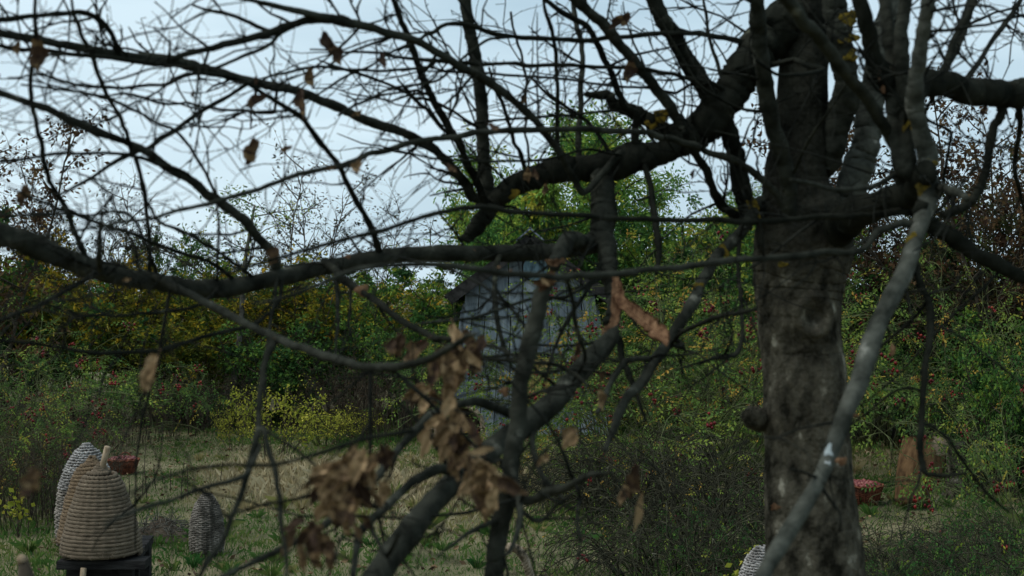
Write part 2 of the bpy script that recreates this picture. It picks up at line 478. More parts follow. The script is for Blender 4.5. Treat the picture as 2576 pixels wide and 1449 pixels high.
g = blades(110000, 'dry_grass', M['straw_grass'],
       lambda x, y: np.clip(.035 + .17 * np.clip(straw_mask(x, y) - .2, 0, 1) * np.clip((y - 10.5) / 3, .3, 1), .03, .3), .0030,
       lambda x, y: np.clip(straw_mask(x, y) * 1.1 - .12, 0.03, 1),
       lambda x, y, r, n: np.clip(.45 + r.normal(0, .22, n), 0, 1))
g['label'] = 'bleached dry grass lying across the middle of the clearing'

# ------------------------------------------------------------------ leaves on points
def leaf_quads(b, base, axis, size, aspect, r, tint, fold=.22):
    n = len(base)
    axis = nz(axis)
    s = nz(np.cross(axis, r.normal(0, 1, (n, 3))))
    nn = np.cross(s, axis)
    L = size[:, None]
    mid = base + axis * L * .5
    v = np.stack([base, mid + s * L * aspect * .5 + nn * L * fold * .5, base + axis * L + nn * L * r.normal(0, .12, (n, 1)), mid - s * L * aspect * .5 + nn * L * fold * .5], 1).reshape(-1, 3)
    i = np.arange(n)[:, None] * 4
    t = np.concatenate([i + np.array([[0, 1, 2]]), i + np.array([[0, 2, 3]])], 1).reshape(-1, 3)
    b.add(v, t, None, np.repeat(np.clip(tint, 0, 1), 2))

def scatter_leaves(b, tips, dirs, n, size, r, aspect=.5, droop=.5, spread=.04, base_tint=.45, clump=.25, compound=0, hi_tint=0.0):
    wt = np.exp(r.normal(0, 1.15, len(tips)))
    k = r.choice(len(tips), n, p=wt / wt.sum())
    p = tips[k] + r.normal(0, spread, (n, 3))
    cl = r.normal(0, clump, len(tips))[k]               # every twig has its own hue
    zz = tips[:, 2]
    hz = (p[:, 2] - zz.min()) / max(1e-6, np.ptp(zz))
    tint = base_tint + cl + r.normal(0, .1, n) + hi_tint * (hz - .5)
    a = dirs[k] * .7 + r.normal(0, .7, (n, 3))
    a[:, 2] -= droop
    a = nz(a)
    sz = size * r.uniform(.6, 1.3, n)
    if not compound:
        leaf_quads(b, p, a, sz, aspect, r, tint)
        return
    L = sz * compound * .55
    side = nz(np.cross(a, r.normal(0, 1, (n, 3))))
    for j in range(compound):
        tt = (j + 1) / compound
        sgn = 0 if j == compound - 1 else (1 if j % 2 else -1)
        pos = p + a * (L * tt)[:, None]
        ax = a * .6 + side * sgn * .8
        ax[:, 2] -= .15
        leaf_quads(b, pos, ax, sz, aspect, r, tint + r.normal(0, .04, n))

def walk(r, p, d, length, n, wig, grav=0.0, up=0.0):
    pts = [np.array(p, float)]
    d = np.array(d, float)
    d = d / np.linalg.norm(d)
    for i in range(n):
        d = d + r.normal(0, wig, 3)
        d[2] += up - grav * (i + 1) / n
        d = d / np.linalg.norm(d)
        pts.append(pts[-1] + d * length / n)
        if pts[-1][2] < .02:
            pts[-1][2] = .02
    return np.array(pts)

def grow(r, b, h, nstem, lean, spread, r0, nside, side_len, ntwig, twig_len, grav=.05, wig=.12, first=.25, sides=5, up=.02, stem_pts=9, tw_r=.004):
    """stems, side shoots and twigs as tubes; returns twig points and directions for the leaves"""
    T, D = [], []
    for s in range(nstem):
        az = r.uniform(0, 2 * math.pi)
        le = lean * r.uniform(.2, 1.15)
        st = np.array([math.cos(az), math.sin(az), 0]) * spread * math.sqrt(r.uniform(0, 1))
        d = np.array([math.cos(az) * le, math.sin(az) * le, 1])
        L = h * r.uniform(.72, 1.05)
        pts = walk(r, st, d, L, stem_pts, wig, grav)
        pts[0][2] = -.05
        b.tube(pts, np.linspace(r0, r0 * .22, len(pts)) * r.uniform(.6, 1.1), sides, True)
        T.append(pts[len(pts) // 2:]); D.append(np.gradient(pts, axis=0)[len(pts) // 2:])
        for q in range(nside):
            t = first + (1 - first) * (q + r.uniform(0, 1)) / nside
            f = t * (len(pts) - 1)
            i = min(int(f), len(pts) - 2)
            p0 = pts[i] + (pts[i + 1] - pts[i]) * (f - i)
            d0 = nz(pts[i + 1] - pts[i])
            a2 = r.uniform(0, 2 * math.pi)
            d1 = d0 * .55 + np.array([math.cos(a2), math.sin(a2), .15]) * .8
            L1 = side_len * (1.15 - t * .75) * r.uniform(.6, 1.2)
            p1 = walk(r, p0, d1, L1, 5, wig * 1.2, grav, up)
            b.tube(p1, np.linspace(r0 * .38, tw_r, len(p1)), 4, False)
            T.append(p1[1:]); D.append(np.gradient(p1, axis=0)[1:])
            for w in range(ntwig):
                i = r.integers(1, 5)
                p0t = p1[i]
                d2 = nz(p1[i] - p1[i - 1]) * .6 + nz(r.normal(0, 1, 3)) * .8
                p2 = walk(r, p0t, d2, twig_len * r.uniform(.5, 1.2), 3, wig * 1.4, grav, up)
                b.tube(p2, np.linspace(tw_r, tw_r * .4, len(p2)), 3, False)
                T.append(p2[1:]); D.append(np.gradient(p2, axis=0)[1:])
    return np.concatenate(T), nz(np.concatenate(D))

def hips(b, tips, n, r, size=.0155):
    k = r.integers(0, len(tips), max(1, n // 7))
    c = np.repeat(tips[k], 7, 0)[:n] + r.normal(0, .032, (min(n, len(k) * 7), 3))
    n = len(c)
    o = np.array([[0, 0, 1.35], [1, 0, 0], [0, 1, 0], [-1, 0, 0], [0, -1, 0], [0, 0, -1.35],
                  [.75, .75, .55], [-.75, .75, .55], [-.75, -.75, .55], [.75, -.75, .55],
                  ]) * .9
    f = [[0, 9, 6], [0, 6, 7], [0, 7, 8], [0, 8, 9], [1, 2, 6], [2, 3, 7], [3, 4, 8], [4, 1, 9], [1, 6, 9], [2, 7, 6], [3, 8, 7], [4, 9, 8],
         [5, 2, 1], [5, 3, 2], [5, 4, 3], [5, 1, 4]]
    s = size * r.uniform(.7, 1.25, n)
    v = c[:, None] + o[None] * s[:, None, None]
    t = (np.arange(n)[:, None, None] * 10 + np.array(f)[None]).reshape(-1, 3)
    b.add(v.reshape(-1, 3), t, None, np.repeat(np.clip(r.normal(.5, .25, n), 0, 1), len(f)))

PROTO = {}
def proto(key, seed, name, cat, grow_kw, leafs, stem_m, leaf_m, nhips=0):
    """one plant of a kind: stems and foliage (and hips) under an Empty at its foot"""
    r = np.random.default_rng(seed)
    bs = MB()
    T, D = grow(r, bs, **grow_kw)
    sm = bs.mesh('stems', M[stem_m])
    parts = [('stems', sm, None)]
    lb = MB()
    for kw in leafs:
        kw = dict(kw)
        lo = kw.pop('zmin', None)
        TT, DD = T, D
        if lo is not None:
            sel = T[:, 2] > lo
            TT, DD = T[sel], D[sel]
        scatter_leaves(lb, TT, DD, r=r, **kw)
    parts.append(('foliage', lb.mesh('foliage', M[leaf_m], smooth=False), 'stuff'))
    if nhips:
        hb = MB()
        hips(hb, T[T[:, 2] > .3], nhips, r)
        parts.append(('rose_hips', hb.mesh('rose_hips', M['hip']), 'stuff'))
    PROTO[key] = (name, cat, parts)

def plant(key, u, d, label, rz=0.0, sc=1.0, sz=None, group=None, name=None, v=None):
    nm, cat, parts = PROTO[key]
    x = (u - 1288) / FOC * d
    o = thing(name or nm, label, cat, (x, d, float(ground_z(x, d)) - .01), rz, group, (sc, sc, sz or sc))
    for pn, me, kind in parts:
        c = bpy.data.objects.new(pn, me)
        COL.objects.link(c)
        c.parent = o
        if kind:
            c['kind'] = kind
    return o

#LEAFY
G1 = dict(h=2.9, nstem=9, lean=.45, spread=.45, r0=.022, nside=12, side_len=.95, ntwig=4, twig_len=.35)
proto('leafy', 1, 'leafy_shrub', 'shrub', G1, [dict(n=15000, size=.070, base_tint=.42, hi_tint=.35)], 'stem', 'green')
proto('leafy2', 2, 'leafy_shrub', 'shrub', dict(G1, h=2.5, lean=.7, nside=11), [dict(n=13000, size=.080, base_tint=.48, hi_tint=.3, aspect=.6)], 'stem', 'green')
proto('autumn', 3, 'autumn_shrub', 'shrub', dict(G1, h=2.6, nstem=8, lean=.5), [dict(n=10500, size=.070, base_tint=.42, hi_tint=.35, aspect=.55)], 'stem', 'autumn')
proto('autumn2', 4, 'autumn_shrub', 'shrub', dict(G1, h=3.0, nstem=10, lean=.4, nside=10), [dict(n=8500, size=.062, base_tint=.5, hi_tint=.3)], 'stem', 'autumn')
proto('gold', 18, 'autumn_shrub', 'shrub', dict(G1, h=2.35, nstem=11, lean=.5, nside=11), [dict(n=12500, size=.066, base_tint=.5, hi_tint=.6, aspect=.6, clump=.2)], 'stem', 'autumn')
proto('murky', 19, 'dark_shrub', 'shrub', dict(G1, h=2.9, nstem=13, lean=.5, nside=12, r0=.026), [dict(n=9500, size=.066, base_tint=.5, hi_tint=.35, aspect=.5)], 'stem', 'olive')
proto('bare', 5, 'slim_tree', 'tree', dict(h=4.4, nstem=4, lean=.22, spread=.18, r0=.026, nside=16, side_len=1.15, ntwig=5, twig_len=.4, first=.3, wig=.10, up=.05),
      [dict(n=1000, size=.062, base_tint=.35, aspect=.42, droop=.8, zmin=2.2), dict(n=300, size=.05, base_tint=.8, zmin=.5)], 'stem', 'olive')
proto('bare2', 6, 'slim_tree', 'tree', dict(h=4.3, nstem=3, lean=.3, spread=.15, r0=.028, nside=18, side_len=1.25, ntwig=5, twig_len=.42, first=.35, wig=.12, up=.05),
      [dict(n=1200, size=.060, base_tint=.3, aspect=.42, droop=.8, zmin=2.0), dict(n=300, size=.05, base_tint=.8, zmin=.5)], 'stem', 'olive')
proto('tree', 7, 'leafy_tree', 'tree', dict(h=4.6, nstem=5, lean=.32, spread=.25, r0=.05, nside=17, side_len=1.5, ntwig=5, twig_len=.5, first=.22, wig=.1),
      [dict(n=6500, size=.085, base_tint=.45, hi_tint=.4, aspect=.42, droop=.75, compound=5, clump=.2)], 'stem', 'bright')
proto('brownleaf', 8, 'brown_leaved_tree', 'tree', dict(h=4.4, nstem=5, lean=.35, spread=.2, r0=.03, nside=16, side_len=1.15, ntwig=6, twig_len=.4, first=.25, wig=.12, up=.03),
      [dict(n=6500, size=.064, base_tint=.42, aspect=.55, droop=.7)], 'stem', 'brown')
proto('rose', 9, 'rosehip_bush', 'bush', dict(h=2.5, nstem=52, lean=.75, spread=.55, r0=.010, nside=7, side_len=.5, ntwig=2, twig_len=.22, grav=.22, wig=.08, first=.3, sides=4, stem_pts=10, tw_r=.0028),
      [dict(n=1150, size=.040, base_tint=.55, compound=7, aspect=.5, hi_tint=.2, droop=.3, zmin=.55)], 'cane', 'rose', 330)
proto('rose2', 10, 'rosehip_bush', 'bush', dict(h=1.9, nstem=40, lean=.95, spread=.6, r0=.008, nside=7, side_len=.42, ntwig=2, twig_len=.2, grav=.26, wig=.09, first=.3, sides=4, stem_pts=10, tw_r=.0026),
      [dict(n=750, size=.040, base_tint=.5, compound=7, aspect=.5, droop=.3, zmin=.4)], 'cane', 'rose', 230)
proto('bramble', 12, 'bramble_tangle', 'bramble', dict(h=1.7, nstem=90, lean=1.3, spread=.75, r0=.012, nside=6, side_len=.55, ntwig=1, twig_len=.25, grav=.42, wig=.13, first=.2, sides=4, stem_pts=11, tw_r=.0044),
      [dict(n=260, size=.032, base_tint=.55, compound=5, aspect=.5, droop=.2)], 'cane_dark', 'rose', 18)
proto('bramble2', 13, 'bramble_tangle', 'bramble', dict(h=1.35, nstem=80, lean=1.5, spread=.8, r0=.009, nside=7, side_len=.45, ntwig=2, twig_len=.25, grav=.45, wig=.15, first=.15, sides=4, stem_pts=11, tw_r=.0024),
      [dict(n=1300, size=.036, base_tint=.22, compound=5, aspect=.5, droop=.2)], 'cane_dark', 'green', 18)
proto('lime', 14, 'yellowing_shrub', 'shrub', dict(h=1.0, nstem=16, lean=.55, spread=.22, r0=.007, nside=7, side_len=.30, ntwig=3, twig_len=.13, grav=.03, wig=.12, first=.2, sides=4, tw_r=.0022),
      [dict(n=1500, size=.040, base_tint=.5, aspect=.6, droop=.35, spread=.025)], 'stem', 'lime')
proto('sprig', 15, 'yellow_leaved_sprig', 'plant', dict(h=.5, nstem=3, lean=.3, spread=.06, r0=.006, nside=4, side_len=.16, ntwig=1, twig_len=.08, grav=.02, wig=.15, first=.35, sides=4, tw_r=.002),
      [dict(n=60, size=.052, base_tint=.65, aspect=.65, droop=.4, spread=.02)], 'stem', 'lime')
proto('weeds', 16, 'dead_weed_thicket', 'weeds', dict(h=1.25, nstem=120, lean=.28, spread=.65, r0=.0045, nside=5, side_len=.22, ntwig=1, twig_len=.1, grav=.06, wig=.07, first=.4, sides=3, tw_r=.0016),
      [dict(n=900, size=.028, base_tint=.35, aspect=.35, droop=.3)], 'stem', 'brown')
proto('dense', 17, 'evergreen_bush', 'bush', dict(G1, h=1.7, nstem=12, lean=.6, nside=10, side_len=.6, ntwig=4, twig_len=.22), [dict(n=11000, size=.058, base_tint=.28, hi_tint=.4, aspect=.6)], 'stem', 'green')

HEDGE = 'shrubs along the far edge of the clearing'
# far row beyond the shrubs: one mass
def far_thicket():
    r = np.random.default_rng(99)
    bs, bl = MB(), MB()
    for i in range(46):
        x = -15 + 30 * i / 45 + r.normal(0, .3)
        y = r.uniform(25, 30)
        one = MB()
        T, D = grow(r, one, h=2.1 + r.uniform(-.45, .4), nstem=6, lean=.5, spread=.5, r0=.02, nside=7, side_len=1.0, ntwig=2, twig_len=.4)
        off = np.array([x, y, 0])
        for arr in one.v: arr += off
        base = bs.n
        bs.add(np.concatenate(one.v), np.concatenate(one.t) if one.t else None, np.concatenate(one.q))
        scatter_leaves(bl, T + off, D, 2600, .075, r, base_tint=.42, hi_tint=.35, aspect=.6)
    o = bl.build('far_thicket', M['autumn'], smooth=False)
    tag(o, 'mass of yellow green thicket beyond the first shrubs', 'thicket', kind='stuff')
    s = bs.build('stems', M['stem'], o)
    s['kind'] = 'stuff'
far_thicket()

L = [
 # key, u, d, rz, sc, sz, label
 ('leafy2', -140, 20.5, .3, 1.1, 1.1, 'dull green shrub cut by the left picture edge behind the rosehips'),
 ('gold', 60, 21.0, 1.1, 1.15, 1.12, 'yellow green shrub behind the left rosehip bush'),
 ('autumn2', 235, 22.0, 2.4, 1.0, .95, 'thin yellowing shrub round the stems of the slim trees on the left'),
 ('gold', 410, 21.0, 4.0, 1.0, .93, 'golden yellow shrub between the two groups of slim trees'),
 ('autumn', 560, 21.2, 0.5, .95, .88, 'green and brown shrub behind the lime yellow shrub'),
 ('leafy2', 730, 22.0, 2.0, 1.05, .92, 'dark green shrub right of the pale leaning trunk'),
 ('autumn2', 800, 21.0, 3.3, .95, .85, 'sparse yellow dotted shrub in the shade behind the dry weeds'),
 ('leafy', 930, 22.0, 5.1, 1.0, .80, 'rich green shrub left of the shingled hut'),
 ('leafy2', 1070, 20.6, .9, .95, .95, 'olive green shrub touching the left eave of the hut'),
 ('dense', 1040, 19.6, .2, .8, .85, 'low dark green bush at the left foot of the hut'),
 ('dense', 690, 20.2, 1.5, 1.0, .9, 'dark low bush in the shade behind the lime yellow shrub'),
 ('dense', 860, 20.8, 2.2, 1.0, .95, 'dark low bush behind the small yellow plants'),
 ('dense', 490, 20.6, 4.1, .8, .55, 'dark low bush at the far edge of the green turf'),
 ('leafy', 1560, 22.5, 3.6, 1.1, 1.1, 'bright green shrub behind the right side of the hut'),
 ('leafy2', 1700, 20.0, 1.9, 1.05, 1.05, 'green shrub behind the hips between hut and big trunk'),
 ('leafy', 1860, 21.0, 2.7, 1.1, 1.1, 'green shrub behind the left side of the big trunk'),
 ('leafy2', 2010, 19.5, 4.4, 1.0, 1.0, 'green shrub hidden behind the big trunk'),
 ('leafy', 2180, 19.0, 5.3, 1.05, .98, 'mid green shrub right of the big trunk above the basket'),
 ('murky', 2330, 18.0, .7, 1.0, 1.0, 'dull green shrub behind the curled bark sheet'),
 ('murky', 2480, 18.5, 1.6, 1.1, 1.1, 'dark shrub below the brown leaved trees at right'),
 ('murky', 2640, 17.0, 2.5, 1.1, 1.1, 'dark green shrub cut by the right picture edge'),
]
for key, u, d, rz, sc, sz, lab in L:
    plant(key, u, d, lab, rz, sc, sz, HEDGE)

TREES = 'small trees rising above the shrubs'
for key, u, d, rz, sc, sz, lab in [
 ('bare', 170, 21.5, .4, 1.0, .93, 'slim tree with nearly bare crown above the left rosehips'),
 ('bare2', 290, 22.5, 1.8, .95, .86, 'slim many stemmed tree right of the leftmost slim trees'),
 ('bare2', 690, 22.5, 3.9, 1.1, .98, 'slim tree with sparse dark leaves over the lime yellow shrub'),
 ('bare', 850, 23.0, 5.0, 1.1, .88, 'slim sparse tree between lime yellow shrub and hut'),
 ('bare2', 930, 23.5, 2.2, .9, .80, 'small sparse tree with reddish leaf tips left of the hut'),
 ('leafy', 440, 24.0, 2.2, .6, 1.02, 'narrow yellow green treetop against the sky on the left'),
 ('brownleaf', -60, 17.5, .2, 1.1, 1.0, 'dark leaved tree cut by the left picture edge'),
 ('tree', 1400, 23.0, .0, .85, 1.0, 'leafy green tree directly behind the gable of the hut'),
 ('tree', 1520, 24.0, 2.1, 1.0, 1.04, 'tall leafy green tree right of the hut gable'),
 ('tree', 1690, 24.5, 4.1, .85, .82, 'lower leafy green tree between hut and big trunk'),
 ('tree', 1860, 24.0, 5.2, .8, .76, 'leafy green tree just left of the big trunk'),
 ('brownleaf', 2440, 18.0, 1.2, 1.1, 1.08, 'brown leaved tree under the right hand limb'),
 ('brownleaf', 2590, 16.5, 3.4, 1.1, 1.05, 'brown leaved tree cut by the right picture edge'),
 ('bare', 2260, 20.0, 2.4, .9, .80, 'sparse tree showing in the gap right of the forked trunk'),
]:
    plant(key, u, d, lab, rz, sc, sz, TREES)

HIPS = 'rosehip bushes round the clearing'
for key, u, d, rz, sc, sz, lab in [
 ('rose', -70, 14.2, .4, .95, .86, 'rosehip bush with lime green tips at the left picture edge'),
 ('rose2', 175, 17.6, 2.0, 1.0, 1.0, 'rosehip bush full of red hips behind the pale wicker skep'),
 ('rose2', -120, 12.4, 3.2, .7, .8, 'low rosehip bush left of the straw skeps'),
 ('rose', 1560, 16.2, 1.0, 1.1, 1.0, 'rosehip bush leaning over the right wall of the hut'),
 ('rose', 1720, 14.5, 2.7, 1.1, 1.05, 'tall rosehip bush between the hut and the big trunk'),
 ('rose', 1870, 15.2, 4.2, 1.0, 1.05, 'rosehip bush partly hidden by the left side of the big trunk'),
 ('rose2', 1480, 14.0, 5.2, .75, .62, 'low rosehip bush before the hut wall'),
 ('rose', 2230, 18.0, .8, .9, .98, 'green caned rosehip bush behind the right basket'),
 ('rose', 2530, 15.2, 3.0, .95, 1.0, 'dark rosehip bush behind the stump'),
 ('rose2', 2640, 11.2, 1.7, .75, .95, 'rosehip bush with hips low at the right picture edge'),
]:
    plant(key, u, d, lab, rz, sc, sz, HIPS)

BR = 'brambles in front of the rosehip bushes'
for key, u, d, rz, sc, sz, lab in [
 ('bramble', 1610, 12.4, .3, .62, .85, 'tangle of dark bare canes below the hut'),
 ('bramble', 1780, 11.4, 2.0, .65, .9, 'tangle of dark bare canes left of the big trunk foot'),
 ('bramble', 1690, 9.8, 4.0, .55, .62, 'low tangle of canes nearest the pale skep top'),
 ('bramble2', 1880, 9.9, 5.0, .5, .7, 'leafy bramble behind the big trunk'),
 ('bramble', 2270, 10.2, 1.0, .5, .36, 'thin tangle of canes below the right basket'),
 ('bramble2', 2640, 10.4, 2.8, .5, .6, 'dark leafy bramble below the stump'),
 ('bramble2', 2200, 8.6, 3.9, .5, .42, 'low dark bramble right of the big trunk foot'),
 ('bramble2', 2450, 8.2, .4, .6, .40, 'lowest dark bramble in the right corner'),
 ('bramble2', 2330, 7.7, 1.9, .5, .40, 'dark bramble below the right basket near the bottom edge'),
 ('bramble2', 2560, 7.6, 2.9, .5, .48, 'dark bramble at the bottom of the right picture edge'),
 ('bramble2', 2230, 7.3, 5.0, .4, .34, 'small dark bramble hugging the right side of the trunk foot'),
 ('bramble2', 2400, 9.3, 5.6, .5, .38, 'dark bramble just below the bark sheet'),
]:
    plant(key, u, d, lab, rz, sc, sz, BR)

plant('dense', 2560, 13.4, 'dark bush with small leaves right of the stump', 1.0, .62, .9)
plant('dense', 2480, 16.2, 'dark bush behind the stump at the right', 2.4, .9, 1.0)
plant('bramble2', 2590, 8.8, 'dark green bramble filling the lower right corner', 4.4, .62, .85, BR)
plant('bramble', 2520, 14.2, 'tangle of dark canes hanging above the stump', 3.3, .6, 1.15, BR)
plant('bramble', 1500, 13.2, 'tangle of dark canes in front of the yellow hut door', 3.3, .5, .62, BR)
plant('weeds', 60, 11.9, 'dead brown weeds at the left edge beside the yellow sprig', .8, .8, .72)
plant('weeds', 20, 13.4, 'dead brown weeds under the left rosehip bush', 2.8, .9, .95)
plant('murky', 2600, 21.5, 'tall dark shrub at the right edge behind the brown trees', .8, 1.2, 1.45, HEDGE)
plant('murky', 2380, 21.0, 'tall dark shrub seen right of the leaning grey limb', 3.8, 1.1, 1.25, HEDGE)
plant('leafy2', -60, 22.5, 'tall dark shrub behind the dark leaved tree at left', 3.8, 1.1, 1.35, HEDGE)
plant('lime', 690, 16.6, 'lime yellow shrub standing alone in the clearing', .6, .88, .92)
plant('lime', 825, 18.0, 'low yellow plant right of the lime yellow shrub', 2.0, .8, .5)
plant('lime', 590, 17.4, 'small thin yellow shrub left of the lime yellow shrub', 3.7, .42, .62)
plant('lime', 900, 19.0, 'low yellow plant nearest the dry weeds', 4.7, .6, .42)
plant('sprig', 48, 11.4, 'small sprig with yellow leaves left of the skeps', .4, 1.0, .9)
plant('sprig', 1858, 9.0, 'small sprig with round yellow leaves beside the big trunk', 2.4, .9, .8)
plant('weeds', 985, 18.6, 'stand of dead brown weeds left of the hut door', .2, 1.0, 1.0)
plant('weeds', 880, 19.6, 'dead brown weeds in the shade behind the yellow plants', 2.2, .9, .8)
plant('weeds', 500, 19.6, 'dead brown weeds at the far edge of the turf', 1.2, 1.0, .75)
plant('weeds', 330, 18.4, 'dead brown weeds right of the left rosehips', 3.2, .9, .75)
plant('weeds', 130, 12.6, 'dead brown weeds left behind the wicker skep', 4.2, .85, .75)

def leaning_trunk():
    loc = (P(585, 1000, 20.4)[0], 20.4, 0)
    o = thing('leaning_tree', 'slim tree with pale leaning trunk behind the lime yellow shrub', 'tree', loc)
    b = MB()
    pts = np.array([[-.06, 0, -.05], [-.03, 0, .35], [.05, .02, .9], [.12, .05, 1.6], [.16, .1, 2.4], [.3, .1, 3.2]])
    b.tube(pts, [.065, .055, .05, .042, .03, .015], 8)
    b.build('trunk', M['stem_grey'], o)
    r = np.random.default_rng(5)
    bs, bl = MB(), MB()
    T, D = [], []
    for i in range(16):
        p0 = pts[3] + (pts[5] - pts[3]) * r.uniform(0, 1)
        w = walk(r, p0, [r.normal(), r.normal(), .6], r.uniform(.5, 1.1), 5, .15)
        bs.tube(w, np.linspace(.01, .003, len(w)), 4)
        T.append(w[1:]); D.append(np.gradient(w, axis=0)[1:])
    bs.build('branches', M['stem'], o)['kind'] = 'stuff'
    scatter_leaves(bl, np.concatenate(T), nz(np.concatenate(D)), 1800, .055, r, spread=.1)
    bl.build('crown', M['green'], o, smooth=False)['kind'] = 'stuff'
leaning_trunk()

# dry weed stalks standing one by one
r = np.random.default_rng(21)
for (u, v, top, lab) in [(369, 1262, 1110, 'tall dark dry stalk right of the straw skep'), (358, 1245, 1165, 'short dry stalk beside the tall dark one'),
                    (392, 1232, 1160, 'thin dry stalk in the turf right of the left basket'), (472, 1260, 1160, 'dry stalk bent to the left above the small wicker skep'),
                    (455, 1255, 1150, 'slender dry stalk left of the bent one'), (556, 1232, 1150, 'thin dry stalk under the lime yellow shrub'),
                    (325, 1250, 1195, 'short thick dry stub right behind the straw skep'), (430, 1240, 1175, 'pale dry stalk among the straw grass'),
                    (300, 1200, 1120, 'thin dry stalk before the left basket')]:
    d = ground_d(v)
    p0 = P(u, v, d)
    h = (v - top) / FOC * d
    b = MB()
    w = walk(r, [0, 0, -.02], [r.normal(0, .06), r.normal(0, .06), 1], h, 7, .05)
    b.tube(w, np.linspace(.0055, .0025, len(w)), 5)
    for k in range(5):
        i = r.integers(3, 7)
        s = walk(r, w[i], [r.normal(), r.normal(), .9], h * .16, 3, .2)
        b.tube(s, np.linspace(.0025, .0012, len(s)), 4)
    o = b.build('dry_stalk', M['stem'])
    o.location = (p0[0], d, 0)
    tag(o, lab, 'weed stalk', 'dry stalks in the clearing')

# leaf litter and the heap of earth and twigs
def litter():
    r = np.random.default_rng(31)
    n = 4200
    y = np.sqrt(r.uniform(6.5 ** 2, 22 ** 2, n)); x = r.uniform(-.4, .4, n) * y
    p = np.stack([x, y, ground_z(x, y) + r.uniform(.01, .06, n)], -1)
    a = r.normal(0, 1, (n, 3)); a[:, 2] *= .25
    b = MB()
    leaf_quads(b, p, a, r.uniform(.03, .065, n), .55, r, r.normal(.5, .25, n))
    tag(b.build('fallen_leaves', M['litter'], smooth=False), 'fallen brown leaves strewn over the clearing', None, kind='stuff')
litter()

def heap():
    r = np.random.default_rng(32)
    d = 11.6
    c = P(405, 1310, d); c[2] = 0
    o = thing('earth_heap', 'low heap of grey earth and twigs left of the small wicker skep', 'heap', tuple(c))
    b = MB()
    N = 26
    xs = np.linspace(-.28, .30, N); ys = np.linspace(-.35, .35, N)
    X, Y = np.meshgrid(xs, ys)
    Z = .10 * np.exp(-((X / .17) ** 2 + (Y / .2) ** 2)) * (1 + .5 * nzy(X * 14, Y * 14)) + r.normal(0, .006, X.shape) - .015
    i = np.arange(N - 1)[:, None] * N + np.arange(N - 1)[None]
    b.add(np.stack([X, Y, Z], -1).reshape(-1, 3), None, np.stack([i, i + 1, i + N + 1, i + N], -1).reshape(-1, 4))
    b.build('earth', M['soil'], o)
    b = MB()
    for k in range(170):
        x, y = r.normal(0, .15), r.normal(0, .16)
        z = .10 * math.exp(-((x / .17) ** 2 + (y / .2) ** 2)) + .0
        w = walk(r, [x, y, z + .01], [r.normal(), r.normal(), .35], r.uniform(.05, .2), 4, .25, .15)
        b.tube(w, np.linspace(.0035, .0018, len(w)), 4)
    b.build('twigs', M['stem_grey'], o)['kind'] = 'stuff'
heap()

